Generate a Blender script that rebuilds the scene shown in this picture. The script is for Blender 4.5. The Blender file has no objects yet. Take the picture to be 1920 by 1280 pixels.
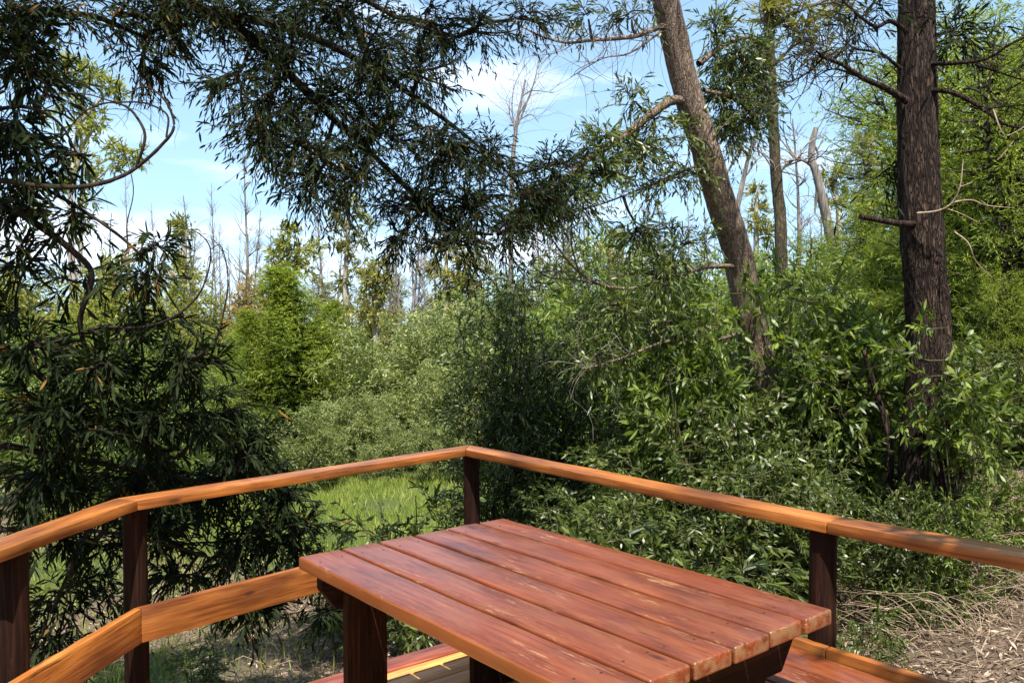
import bpy, bmesh, math, random
import numpy as np
from mathutils import Vector, Matrix
random.seed(7)
rng = np.random.default_rng(11)
SC = bpy.context.scene
COL = SC.collection

# ------------------------------------------------------------------ camera, sky, sun, exposure
F_PX = 1550.0; PITCH = 0.01124; ROLL = -0.00962; CAM_Z = 1.6
cam = bpy.data.cameras.new('camera'); camo = bpy.data.objects.new('camera', cam); COL.objects.link(camo)
cam.sensor_width = 36; cam.lens = F_PX / 1920 * 36; cam.clip_start = .05; cam.clip_end = 3000
camo.matrix_world = Matrix.Translation((0, 0, CAM_Z)) @ Matrix.Rotation(math.pi/2 - PITCH, 4, 'X') @ Matrix.Rotation(ROLL, 4, 'Z')
SC.camera = camo

SUN_EL = math.radians(61); SUN_H = np.array([0.16, -1.0]); SUN_H /= np.linalg.norm(SUN_H)
sdir = Vector((SUN_H[0]*math.cos(SUN_EL), SUN_H[1]*math.cos(SUN_EL), math.sin(SUN_EL)))
sl = bpy.data.lights.new('sun', 'SUN'); sl.energy = 5.0; sl.angle = math.radians(.53); sl.color = (1, .95, .87)
so = bpy.data.objects.new('sun', sl); COL.objects.link(so); so.rotation_euler = sdir.to_track_quat('Z', 'Y').to_euler()
so.location = (0, -5, 20)

world = bpy.data.worlds.new('World'); SC.world = world; world.use_nodes = True
nt = world.node_tree; nt.nodes.clear()
def N(nt, t, **k):
    n = nt.nodes.new(t)
    for a, b in k.items(): setattr(n, a, b)
    return n
def ramp(nt, stops, interp='LINEAR'):
    r = N(nt, 'ShaderNodeValToRGB'); r.color_ramp.interpolation = interp
    el = r.color_ramp.elements
    while len(el) < len(stops): el.new(.5)
    for e, (p, c) in zip(el, stops):
        e.position = p; e.color = (c[0], c[1], c[2], 1) if hasattr(c, '__len__') else (c, c, c, 1)
    return r
out = N(nt, 'ShaderNodeOutputWorld'); bg = N(nt, 'ShaderNodeBackground'); bg.inputs['Strength'].default_value = .067
sky = N(nt, 'ShaderNodeTexSky', sky_type='NISHITA'); sky.sun_disc = False
sky.sun_elevation = SUN_EL; sky.sun_rotation = math.atan2(SUN_H[0], SUN_H[1])
sky.air_density = 1.1; sky.dust_density = .1; sky.ozone_density = 3.2
tc = N(nt, 'ShaderNodeTexCoord'); mp = N(nt, 'ShaderNodeMapping'); mp.inputs['Scale'].default_value = (1.5, 1.5, 6.5)
mp.inputs['Location'].default_value = (3.3, 1.2, .35)
nz = N(nt, 'ShaderNodeTexNoise'); nz.inputs['Scale'].default_value = 1.55; nz.inputs['Detail'].default_value = 7; nz.inputs['Roughness'].default_value = .52
cr = ramp(nt, [(.52, 0), (.68, .85)])
sep = N(nt, 'ShaderNodeSeparateXYZ'); hz = N(nt, 'ShaderNodeMapRange')
for a, v in zip(('From Min', 'From Max', 'To Min', 'To Max'), (.0, .50, .60, .30)): hz.inputs[a].default_value = v
mx = N(nt, 'ShaderNodeMath', operation='MAXIMUM'); ml = N(nt, 'ShaderNodeMath', operation='MULTIPLY'); ml.inputs[1].default_value = .85
mix = N(nt, 'ShaderNodeMix', data_type='RGBA'); mix.inputs['B'].default_value = (6.2, 9.9, 14.2, 1)
L = nt.links.new
L(tc.outputs['Generated'], mp.inputs['Vector']); L(mp.outputs[0], nz.inputs['Vector']); L(nz.outputs['Fac'], cr.inputs['Fac'])
L(tc.outputs['Generated'], sep.inputs[0]); L(sep.outputs['Z'], hz.inputs['Value'])
L(cr.outputs['Color'], ml.inputs[0]); L(ml.outputs[0], mx.inputs[0]); L(hz.outputs[0], mx.inputs[1])
mix2 = N(nt, 'ShaderNodeMix', data_type='RGBA'); mix2.inputs['B'].default_value = (13.5, 14.2, 15.2, 1)
L(hz.outputs[0], mix.inputs['Factor']); L(sky.outputs[0], mix.inputs['A']); L(mix.outputs['Result'], mix2.inputs['A']); L(ml.outputs[0], mix2.inputs['Factor']); L(mix2.outputs['Result'], bg.inputs['Color']); L(bg.outputs[0], out.inputs[0])
SC.view_settings.view_transform = 'Standard'; SC.view_settings.look = 'None'
SC.view_settings.exposure = 1.04; SC.view_settings.gamma = 1
SC.cycles.max_bounces = 5; SC.cycles.diffuse_bounces = 2; SC.cycles.glossy_bounces = 3; SC.cycles.transmission_bounces = 3

# ------------------------------------------------------------------ helpers
def W(px, py, d):
    """world point seen at photo pixel (px,py) at forward distance d (used only to read real positions off the photo)"""
    ua, wa = (px-960)/F_PX, (py-640)/F_PX
    cr_, sr = math.cos(ROLL), math.sin(ROLL)
    u = cr_*ua + sr*wa; w = -sr*ua + cr_*wa
    c, s = math.cos(PITCH), math.sin(PITCH)
    v = np.array([u, c - s*w, -s - c*w]); v *= d / v[1]
    return np.array([v[0], v[1], v[2] + CAM_Z])

def tag(o, label=None, cat=None, group=None, kind=None):
    if label: o['label'] = label
    if cat: o['category'] = cat
    if group: o['group'] = group
    if kind: o['kind'] = kind
    return o
def link(name, data, parent=None, loc=None):
    o = bpy.data.objects.new(name, data); COL.objects.link(o)
    if parent: o.parent = parent
    if loc is not None: o.location = loc
    return o
def empty(name, loc, label, cat, group=None):
    o = link(name, None, None, loc); o.empty_display_size = .2
    return tag(o, label, cat, group)

class MB:
    """numpy mesh collector: vertices, polygons, a per-face 'tint' value and material index"""
    def __init__(s): s.v = []; s.f = []; s.n = 0
    def add(s, verts, faces, tint=None, mat=0):
        verts = np.asarray(verts, np.float32).reshape(-1, 3); faces = np.asarray(faces, np.int64)
        if len(faces) == 0: return
        t = np.zeros(len(faces), np.float32) if tint is None else np.broadcast_to(np.asarray(tint, np.float32), (len(faces),))
        s.v.append(verts); s.f.append((faces + s.n, t, mat)); s.n += len(verts)
    def mesh(s, name, mats, origin=None, smooth=True):
        me = bpy.data.meshes.new(name)
        v = np.concatenate(s.v) if s.v else np.zeros((0, 3), np.float32)
        if origin is not None: v = v - np.asarray(origin, np.float32)
        me.vertices.add(len(v)); me.vertices.foreach_set('co', v.ravel())
        loops = np.concatenate([f.ravel() for f, _, _ in s.f]).astype(np.int32)
        tot = np.concatenate([np.full(len(f), f.shape[1]) for f, _, _ in s.f]).astype(np.int32)
        start = np.concatenate([[0], np.cumsum(tot)[:-1]]).astype(np.int32)
        me.loops.add(len(loops)); me.loops.foreach_set('vertex_index', loops)
        me.polygons.add(len(tot)); me.polygons.foreach_set('loop_start', start); me.polygons.foreach_set('loop_total', tot)
        mi = np.concatenate([np.full(len(f), m) for f, _, m in s.f]).astype(np.int32)
        me.polygons.foreach_set('material_index', mi)
        me.polygons.foreach_set('use_smooth', np.full(len(tot), smooth))
        at = me.attributes.new('tint', 'FLOAT', 'FACE'); at.data.foreach_set('value', np.concatenate([t for _, t, _ in s.f]))
        for m in mats: me.materials.append(m)
        me.update(calc_edges=True); return me

def unit(a): return a / (np.linalg.norm(a, axis=-1, keepdims=True) + 1e-9)
def rvec(n): return unit(rng.normal(size=(n, 3)))

def tube(mb, pts, rad, sides=6, mat=0, tint=0.0, rough=0.0):
    """one tube along a polyline"""
    pts = np.asarray(pts, float); rad = np.broadcast_to(np.asarray(rad, float), (len(pts),))
    tubes(mb, pts[None], rad[None], sides, mat, tint, rough)
def tubes(mb, P, R, sides=4, mat=0, tint=0.0, rough=0.0):
    """many tubes at once: P (n,K,3), R (n,K)"""
    n, K, _ = P.shape
    T = np.gradient(P, axis=1); T = unit(T)
    ref = np.where(np.abs(T[:, :1, 2:3]) > .8, np.array([1., 0, 0]), np.array([0, 0, 1.]))
    A = unit(np.cross(T, np.broadcast_to(ref, T.shape))); B = np.cross(T, A)
    ang = np.arange(sides) * 2*np.pi / sides
    rr = R[:, :, None, None]
    if rough: rr = rr * (1 + rough*rng.normal(size=(n, K, sides, 1)))
    V = P[:, :, None] + rr * (A[:, :, None]*np.cos(ang)[None, None, :, None] + B[:, :, None]*np.sin(ang)[None, None, :, None])
    idx = np.arange(n*K*sides).reshape(n, K, sides)
    a = idx[:, :-1]; b = idx[:, 1:]
    f = np.stack([a, np.roll(a, -1, 2), np.roll(b, -1, 2), b], -1).reshape(-1, 4)
    mb.add(V, f, tint, mat)
    if sides <= 8:
        mb.add(V[:, -1].reshape(-1, 3), np.arange(n*sides).reshape(n, sides), tint, mat)

def smooth_path(pts, k=6):
    """Catmull-Rom through control points"""
    p = np.asarray(pts, float); p = np.vstack([2*p[0]-p[1], p, 2*p[-1]-p[-2]]); o = []
    for i in range(1, len(p)-2):
        for t in np.arange(k)/k:
            o.append(.5*((2*p[i]) + (-p[i-1]+p[i+1])*t + (2*p[i-1]-5*p[i]+4*p[i+1]-p[i+2])*t*t + (-p[i-1]+3*p[i]-3*p[i+1]+p[i+2])*t**3))
    o.append(p[-2]); return np.array(o)

def leaves(mb, P, D, L, Wd, tint, mat=1, detail=2, curl=.25):
    """leaf blades: base point, direction, length, width"""
    n = len(P)
    if n == 0: return
    S = unit(np.cross(D, rvec(n)+np.array([0, -.15, .75]))); Nn = np.cross(S, D)
    c = (curl * rng.normal(.6, .6, n) * L)[:, None]; L = L[:, None]; w = Wd[:, None]
    if detail == 2:
        V = np.stack([P, P+D*L*.3+S*w*.5-Nn*c*.05, P+D*L*.3-S*w*.5-Nn*c*.05,
                      P+D*L*.68+S*w*.42-Nn*c*.4, P+D*L*.68-S*w*.42-Nn*c*.4, P+D*L*.97-Nn*c], 1)
        b = (np.arange(n)*6)[:, None]
        mb.add(V, np.concatenate([b+np.array([[0, 1, 2]]), b+np.array([[3, 5, 4]])]), np.concatenate([tint, tint]), mat)
        mb.f.append((b + np.array([[1, 3, 4, 2]]) + (mb.n - n*6), tint.astype(np.float32), mat))
    else:
        V = np.stack([P, P+D*L*.45+S*w*.5-Nn*c*.2, P+D*L-Nn*c*.6, P+D*L*.45-S*w*.5-Nn*c*.2], 1)
        mb.add(V, np.arange(n*4).reshape(n, 4), tint, mat)

def twigs(mb, base, dr, length, nleaf=9, droop=.25, leaf=(.09, .014), detail=2, geo=True, spread=.62, grav=.35, tw=.0022, dens_tip=False, curl=.25, tmu=.5):
    """twigs with alternate leaves"""
    n = len(base)
    if n == 0: return
    K = 4; t = np.linspace(0, 1, K)[None, :, None]
    side = rvec(n)*.25
    def at(tt): return base[:, None] + dr[:, None]*length[:, None, None]*tt + side[:, None]*length[:, None, None]*tt**2 + np.array([0, 0, -1.])*droop*length[:, None, None]*tt**2
    if geo:
        P = at(t); R = np.broadcast_to(np.array([1., .85, .65, .35])*tw, (n, K))
        tubes(mb, P, R, 3, 0, .5)
    tl = (np.arange(nleaf)+rng.random((n, nleaf)))/nleaf; tl = .12 + .9*tl; tl = np.minimum(tl, 1)
    Q = at(tl[:, :, None]).reshape(-1, 3)
    T = unit(dr[:, None]+side[:, None]*2*tl[:, :, None] + np.array([0, 0, -1.])*droop*2*tl[:, :, None]).reshape(-1, 3)
    m = len(Q)
    D = unit(T + spread*rvec(m) + np.array([0, 0, -grav])*rng.random((m, 1)))
    Ls = leaf[0]*np.clip(rng.normal(1, .22, m), .45, 1.6); Ws = leaf[1]*np.clip(rng.normal(1, .2, m), .5, 1.6)
    tint = np.clip(rng.normal(tmu, .17, m) + np.repeat(rng.normal(0, .1, n), nleaf), 0, 1)
    leaves(mb, Q, D, Ls, Ws, tint, 1, detail, curl)

def branchlets(mb, S, E, sag=.1, r0=.012, r1=.003, ntw=10, twl=.35, tmin=.25, K=6, wob=.08, sides=4, up=.15, rnd=.8, **tk):
    """curved branchlets S->E with twigs along them"""
    n = len(S)
    if n == 0: return
    t = np.linspace(0, 1, K); d = E-S; ln = np.linalg.norm(d, axis=1)
    off = rvec(n)*wob*ln[:, None]; off2 = rvec(n)*wob*.5*ln[:, None]
    P = S[:, None]+d[:, None]*t[None, :, None] + off[:, None]*np.sin(np.pi*t)[None, :, None] + off2[:, None]*np.sin(2*np.pi*t)[None, :, None]
    P[:, :, 2] += (sag*ln[:, None]*np.sin(np.pi*t)[None])
    R = (r0*(1-t)+r1*t)[None]*np.clip(ln/np.median(ln), .5, 1.6)[:, None]
    tubes(mb, P, R, sides, 0, .5)
    if ntw <= 0: return
    tt = tmin+(1-tmin)*rng.random((n, ntw))**.8; fi = tt*(K-1); i0 = np.minimum(fi.astype(int), K-2); fr = (fi-i0)[..., None]
    ar = np.arange(n)[:, None]
    B = P[ar, i0]*(1-fr)+P[ar, i0+1]*fr; T = unit(P[ar, i0+1]-P[ar, i0])
    m = n*ntw; B = B.reshape(m, 3); T = T.reshape(m, 3)
    D = unit(T*.6+rnd*rvec(m)+np.array([0, 0, up])); lens = twl*rng.uniform(.5, 1.25, m)
    twigs(mb, B, D, lens, **tk)

def in_ell(n, c, r, surf=.45):
    d = rvec(n); q = rng.random((n, 1))**surf
    return np.asarray(c)+d*q*np.asarray(r)

# ------------------------------------------------------------------ materials
def new_mat(name):
    m = bpy.data.materials.new(name); m.use_nodes = True; t = m.node_tree; t.nodes.clear()
    o = N(t, 'ShaderNodeOutputMaterial'); p = N(t, 'ShaderNodeBsdfPrincipled'); t.links.new(p.outputs[0], o.inputs[0])
    return m, t, p, o
def leaf_mat(name, c0, c1, c2, rough=.42, trans=.32, spec=.5, tcol=1.7, old=.0):
    m, t, p, o = new_mat(name); l = t.links.new
    a = N(t, 'ShaderNodeAttribute', attribute_name='tint')
    r = ramp(t, [(.1, c0), (.5, c1), (.9, c2)] + ([(1.0, (.22, .11, .03))] if old else []))
    nz = N(t, 'ShaderNodeTexNoise'); nz.inputs['Scale'].default_value = .9; nz.inputs['Detail'].default_value = 2
    tcn = N(t, 'ShaderNodeTexCoord'); l(tcn.outputs['Object'], nz.inputs['Vector'])
    ad = N(t, 'ShaderNodeMath', operation='MULTIPLY_ADD'); ad.inputs[1].default_value = .7; ad.inputs[2].default_value = -.35
    su = N(t, 'ShaderNodeMath', operation='ADD')
    l(nz.outputs['Fac'], ad.inputs[0]); l(ad.outputs[0], su.inputs[0]); l(a.outputs['Fac'], su.inputs[1])
    l(su.outputs[0], r.inputs['Fac']); l(r.outputs[0], p.inputs['Base Color'])
    p.inputs['Roughness'].default_value = rough; p.inputs['Specular IOR Level'].default_value = spec
    tr = N(t, 'ShaderNodeBsdfTranslucent'); mu = N(t, 'ShaderNodeMix', data_type='RGBA', blend_type='MULTIPLY'); mu.inputs['Factor'].default_value = 1
    mu.inputs['B'].default_value = (tcol*1.15, tcol*1.15, tcol*.4, 1); l(r.outputs[0], mu.inputs['A']); l(mu.outputs['Result'], tr.inputs['Color'])
    ms = N(t, 'ShaderNodeMixShader'); ms.inputs[0].default_value = trans
    l(p.outputs[0], ms.inputs[1]); l(tr.outputs[0], ms.inputs[2]); l(ms.outputs[0], o.inputs[0])
    return m
def bark_mat(name, ca, cb, cc, scale=1.0, stretch=(16, 16, 1.6), bump=.6, rough=.9, furrow=0):
    m, t, p, o = new_mat(name); l = t.links.new
    tcn = N(t, 'ShaderNodeTexCoord'); mp = N(t, 'ShaderNodeMapping'); mp.inputs['Scale'].default_value = tuple(s*scale for s in stretch)
    n1 = N(t, 'ShaderNodeTexNoise'); n1.inputs['Scale'].default_value = 1.6; n1.inputs['Detail'].default_value = 8; n1.inputs['Roughness'].default_value = .65; n1.inputs['Distortion'].default_value = .4
    n2 = N(t, 'ShaderNodeTexNoise'); n2.inputs['Scale'].default_value = 2.2; n2.inputs['Detail'].default_value = 4
    l(tcn.outputs['Object'], mp.inputs[0]); l(mp.outputs[0], n1.inputs['Vector']); l(tcn.outputs['Object'], n2.inputs['Vector'])
    h = n1.outputs['Fac']
    if furrow:
        # long fissures between plates of bark
        mp2 = N(t, 'ShaderNodeMapping'); mp2.inputs['Scale'].default_value = (1, 1, .13); l(tcn.outputs['Object'], mp2.inputs[0])
        dn = N(t, 'ShaderNodeTexNoise'); dn.inputs['Scale'].default_value = 9; dn.inputs['Detail'].default_value = 3; l(mp2.outputs[0], dn.inputs['Vector'])
        va = N(t, 'ShaderNodeMix', data_type='RGBA', blend_type='LINEAR_LIGHT'); va.inputs['Factor'].default_value = .16; l(mp2.outputs[0], va.inputs['A']); l(dn.outputs['Color'], va.inputs['B'])
        vo = N(t, 'ShaderNodeTexVoronoi', feature='DISTANCE_TO_EDGE'); vo.inputs['Scale'].default_value = furrow; l(va.outputs['Result'], vo.inputs['Vector'])
        vr = ramp(t, [(.0, .35), (.12, .8), (.4, 1)]); l(vo.outputs['Distance'], vr.inputs['Fac'])
        mm = N(t, 'ShaderNodeMath', operation='MULTIPLY'); l(vr.outputs[0], mm.inputs[0]); l(n1.outputs['Fac'], mm.inputs[1]); ad = N(t, 'ShaderNodeMath', operation='MULTIPLY_ADD'); ad.inputs[1].default_value = 1.0; ad.inputs[2].default_value = .05
        l(mm.outputs[0], ad.inputs[0]); h = ad.outputs[0]
    r = ramp(t, [(.2 if furrow else .36, ca), (.45 if furrow else .5, cb), (.66, cc)]); l(h, r.inputs['Fac'])
    mu = N(t, 'ShaderNodeMix', data_type='RGBA', blend_type='MULTIPLY'); mu.inputs['Factor'].default_value = .6
    r2 = ramp(t, [(.35, (.5, .5, .52)), (.65, (1.25, 1.2, 1.15))]); l(n2.outputs['Fac'], r2.inputs['Fac'])
    l(r.outputs[0], mu.inputs['A']); l(r2.outputs[0], mu.inputs['B']); l(mu.outputs['Result'], p.inputs['Base Color'])
    b = N(t, 'ShaderNodeBump'); b.inputs['Strength'].default_value = bump; b.inputs['Distance'].default_value = .03
    l(h, b.inputs['Height']); l(b.outputs[0], p.inputs['Normal']); p.inputs['Roughness'].default_value = rough
    p.inputs['Specular IOR Level'].default_value = .2
    return m
def wood_mat(name, ca, cb, cc, rough=.35, worn=None, wornamt=.6, coat=.0, spec=.5, side=None, haze=None, cracks=0, knots=True, big=.35, endc=None):
    """boards: x is the grain direction of each board's own mesh"""
    m, t, p, o = new_mat(name); l = t.links.new
    tcn = N(t, 'ShaderNodeTexCoord'); oi = N(t, 'ShaderNodeObjectInfo')
    mp = N(t, 'ShaderNodeMapping'); mp.inputs['Scale'].default_value = (1.5, 36, 36)
    cmb = N(t, 'ShaderNodeCombineXYZ'); mm = N(t, 'ShaderNodeMath', operation='MULTIPLY'); mm.inputs[1].default_value = 37.0
    l(oi.outputs['Random'], mm.inputs[0]); l(mm.outputs[0], cmb.inputs[0]); l(mm.outputs[0], cmb.inputs[1]); l(cmb.outputs[0], mp.inputs['Location'])
    l(tcn.outputs['Object'], mp.inputs['Vector'])
    g = N(t, 'ShaderNodeTexNoise'); g.inputs['Scale'].default_value = 2.2; g.inputs['Detail'].default_value = 8; g.inputs['Roughness'].default_value = .6; g.inputs['Distortion'].default_value = .5
    l(mp.outputs[0], g.inputs['Vector'])
    r = ramp(t, [(.33, ca), (.5, cb), (.68, cc)]); l(g.outputs['Fac'], r.inputs['Fac'])
    col = r.outputs[0]
    # large blotches
    va = N(t, 'ShaderNodeVectorMath', operation='ADD'); l(tcn.outputs['Object'], va.inputs[0]); l(cmb.outputs[0], va.inputs[1])
    mp2 = N(t, 'ShaderNodeMapping'); mp2.inputs['Scale'].default_value = (2.2, 7, 7); l(va.outputs[0], mp2.inputs['Vector'])
    bn = N(t, 'ShaderNodeTexNoise'); bn.inputs['Scale'].default_value = 1.0; bn.inputs['Detail'].default_value = 3; l(mp2.outputs[0], bn.inputs['Vector'])
    r2 = ramp(t, [(.33, (1-big, 1-big*1.1, 1-big*.9)), (.66, (1+big, 1+big, 1+big*.8))]); l(bn.outputs['Fac'], r2.inputs['Fac'])
    mu = N(t, 'ShaderNodeMix', data_type='RGBA', blend_type='MULTIPLY'); mu.inputs['Factor'].default_value = 1; l(col, mu.inputs['A']); l(r2.outputs[0], mu.inputs['B']); col = mu.outputs['Result']
    rgh = None
    if haze:
        mph = N(t, 'ShaderNodeMapping'); mph.inputs['Scale'].default_value = (1.7, 6, 6); mph.inputs['Location'].default_value = (2, 9, 4); l(va.outputs[0], mph.inputs['Vector'])
        hn = N(t, 'ShaderNodeTexNoise'); hn.inputs['Scale'].default_value = 2; hn.inputs['Detail'].default_value = 9; hn.inputs['Roughness'].default_value = .72; l(mph.outputs[0], hn.inputs['Vector'])
        hr = ramp(t, [(.46, 0), (.66, .8)]); l(hn.outputs['Fac'], hr.inputs['Fac'])
        mh = N(t, 'ShaderNodeMix', data_type='RGBA'); l(hr.outputs[0], mh.inputs['Factor']); l(col, mh.inputs['A']); mh.inputs['B'].default_value = (*haze, 1); col = mh.outputs['Result']
    if worn:
        # varnish worn away in broken streaks along the grain, more on the edges
        mp3 = N(t, 'ShaderNodeMapping'); mp3.inputs['Scale'].default_value = (9, 85, 85); l(va.outputs[0], mp3.inputs['Vector'])
        w1 = N(t, 'ShaderNodeTexNoise'); w1.inputs['Scale'].default_value = 1.7; w1.inputs['Detail'].default_value = 7; w1.inputs['Roughness'].default_value = .7; l(mp3.outputs[0], w1.inputs['Vector'])
        mp4 = N(t, 'ShaderNodeMapping'); mp4.inputs['Scale'].default_value = (2.6, 9, 9); mp4.inputs['Location'].default_value = (5, 3, 1); l(va.outputs[0], mp4.inputs['Vector'])
        w2 = N(t, 'ShaderNodeTexNoise'); w2.inputs['Scale'].default_value = 1.3; w2.inputs['Detail'].default_value = 3; l(mp4.outputs[0], w2.inputs['Vector'])
        geo = N(t, 'ShaderNodeNewGeometry')
        pr = ramp(t, [(.53, 0), (.62, .04)]); l(geo.outputs['Pointiness'], pr.inputs['Fac'])
        a1 = N(t, 'ShaderNodeMath', operation='MULTIPLY'); l(w1.outputs['Fac'], a1.inputs[0]); a1.inputs[1].default_value = .62
        a2 = N(t, 'ShaderNodeMath', operation='MULTIPLY_ADD'); l(w2.outputs['Fac'], a2.inputs[0]); a2.inputs[1].default_value = .38; l(a1.outputs[0], a2.inputs[2])
        a3 = N(t, 'ShaderNodeMath', operation='ADD'); l(a2.outputs[0], a3.inputs[0]); l(pr.outputs[0], a3.inputs[1])
        wr = ramp(t, [(.580, 0), (.612, wornamt)]); l(a3.outputs[0], wr.inputs['Fac'])
        mx = N(t, 'ShaderNodeMix', data_type='RGBA'); l(wr.outputs[0], mx.inputs['Factor']); l(col, mx.inputs['A']); mx.inputs['B'].default_value = (*worn, 1)
        col = mx.outputs['Result']
        rr = N(t, 'ShaderNodeMapRange'); rr.inputs['To Min'].default_value = rough; rr.inputs['To Max'].default_value = .75; l(wr.outputs[0], rr.inputs['Value']); rgh = rr.outputs[0]
    if cracks:
        # short dark drying checks along the grain and a few knots
        mpc = N(t, 'ShaderNodeMapping'); mpc.inputs['Scale'].default_value = (2.2, 60, 60); mpc.inputs['Location'].default_value = (7, 1, 2); l(va.outputs[0], mpc.inputs['Vector'])
        cn = N(t, 'ShaderNodeTexNoise'); cn.inputs['Scale'].default_value = 1.5; cn.inputs['Detail'].default_value = 3; cn.inputs['Roughness'].default_value = .55; l(mpc.outputs[0], cn.inputs['Vector'])
        crr = ramp(t, [(.655, 0), (.685, .75)]); l(cn.outputs['Fac'], crr.inputs['Fac'])
        mpk = N(t, 'ShaderNodeMapping'); mpk.inputs['Scale'].default_value = (2.4, 6.5, 6.5); l(va.outputs[0], mpk.inputs['Vector'])
        kv = N(t, 'ShaderNodeTexVoronoi'); kv.inputs['Scale'].default_value = 1.0; kv.inputs['Randomness'].default_value = 1; l(mpk.outputs[0], kv.inputs['Vector'])
        kr = ramp(t, [(.05, .8), (.10, 0)]); l(kv.outputs['Distance'], kr.inputs['Fac'])
        cm = N(t, 'ShaderNodeMath', operation='MAXIMUM'); l(crr.outputs[0], cm.inputs[0]); l(kr.outputs[0], cm.inputs[1])
        mc = N(t, 'ShaderNodeMix', data_type='RGBA'); l(cm.outputs[0], mc.inputs['Factor']); l(col, mc.inputs['A']); mc.inputs['B'].default_value = (ca[0]*.25, ca[1]*.25, ca[2]*.25, 1); col = mc.outputs['Result']
    if endc:
        # bare end grain with rings
        geo2 = N(t, 'ShaderNodeNewGeometry'); tr = N(t, 'ShaderNodeVectorTransform', vector_type='NORMAL', convert_from='WORLD', convert_to='OBJECT'); l(geo2.outputs['Normal'], tr.inputs[0])
        sp = N(t, 'ShaderNodeSeparateXYZ'); l(tr.outputs[0], sp.inputs[0]); ab = N(t, 'ShaderNodeMath', operation='ABSOLUTE'); l(sp.outputs[0], ab.inputs[0])
        wn = N(t, 'ShaderNodeTexNoise'); wn.inputs['Scale'].default_value = 26; wn.inputs['Detail'].default_value = 4; l(va.outputs[0], wn.inputs['Vector'])
        mpw = N(t, 'ShaderNodeMapping'); mpw.inputs['Scale'].default_value = (0, 1, 1); mpw.inputs['Location'].default_value = (0, .02, .05); l(tcn.outputs['Object'], mpw.inputs['Vector'])
        wv = N(t, 'ShaderNodeTexWave', wave_type='RINGS', rings_direction='X'); wv.inputs['Scale'].default_value = 55; wv.inputs['Distortion'].default_value = 3; wv.inputs['Detail'].default_value = 3; l(mpw.outputs[0], wv.inputs['Vector'])
        er = ramp(t, [(.2, tuple(c*.45 for c in endc)), (.8, endc)]); l(wv.outputs['Fac'], er.inputs['Fac'])
        e1 = N(t, 'ShaderNodeMath', operation='MULTIPLY'); l(ab.outputs[0], e1.inputs[0]); er2 = ramp(t, [(.42, 0), (.6, 1)]); l(wn.outputs['Fac'], er2.inputs['Fac']); l(er2.outputs[0], e1.inputs[1])
        mx2 = N(t, 'ShaderNodeMix', data_type='RGBA'); l(e1.outputs[0], mx2.inputs['Factor']); l(col, mx2.inputs['A']); l(er.outputs[0], mx2.inputs['B']); col = mx2.outputs['Result']
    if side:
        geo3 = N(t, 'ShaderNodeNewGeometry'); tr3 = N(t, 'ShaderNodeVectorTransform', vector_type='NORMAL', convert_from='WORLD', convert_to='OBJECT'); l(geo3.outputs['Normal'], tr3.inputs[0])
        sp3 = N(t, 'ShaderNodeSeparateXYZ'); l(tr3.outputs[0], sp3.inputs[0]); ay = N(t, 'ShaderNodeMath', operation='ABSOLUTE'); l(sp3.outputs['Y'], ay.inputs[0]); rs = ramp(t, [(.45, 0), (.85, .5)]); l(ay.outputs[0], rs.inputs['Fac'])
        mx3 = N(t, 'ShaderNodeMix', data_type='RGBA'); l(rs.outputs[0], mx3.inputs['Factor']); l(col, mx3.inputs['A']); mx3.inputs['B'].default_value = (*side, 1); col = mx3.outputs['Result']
    p.inputs['Specular IOR Level'].default_value = spec
    l(col, p.inputs['Base Color'])
    if rgh is not None: l(rgh, p.inputs['Roughness'])
    else: p.inputs['Roughness'].default_value = rough
    p.inputs['Coat Weight'].default_value = coat; p.inputs['Coat Roughness'].default_value = .22
    b = N(t, 'ShaderNodeBump'); b.inputs['Strength'].default_value = .28; b.inputs['Distance'].default_value = .003
    l(g.outputs['Fac'], b.inputs['Height']); l(b.outputs[0], p.inputs['Normal'])
    return m

TBL = dict(rough=.36, worn=(.38, .19, .09), wornamt=.6, coat=.26, big=.38, endc=(.30, .15, .07), haze=(.22, .068, .025), cracks=1)
M_TABLE = wood_mat('red_varnished_wood', (.098, .020, .007), (.145, .031, .009), (.20, .052, .014), **TBL)
M_TABLE_EDGE = wood_mat('red_varnished_wood_orange_edge', (.098, .020, .007), (.145, .031, .009), (.20, .052, .014), side=(.30, .095, .018), **TBL)  # long side faces of the first plank blended towards orange
M_RAIL = wood_mat('orange_oiled_wood', (.15, .042, .008), (.27, .088, .016), (.37, .145, .032), rough=.45, coat=.08, big=.5, cracks=1)
M_DARKW = wood_mat('dark_brown_wood', (.007, .0025, .002), (.015, .0055, .003), (.035, .014, .007), rough=.7, big=.3, worn=(.12, .07, .045), wornamt=.15, spec=.12)
M_DECK = wood_mat('golden_deck_wood', (.36, .15, .035), (.50, .24, .07), (.60, .33, .11), rough=.45, big=.35)
M_DECKRED = wood_mat('dark_red_deck_wood', (.12, .03, .018), (.2, .05, .03), (.3, .1, .05), rough=.4, big=.4)

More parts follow.
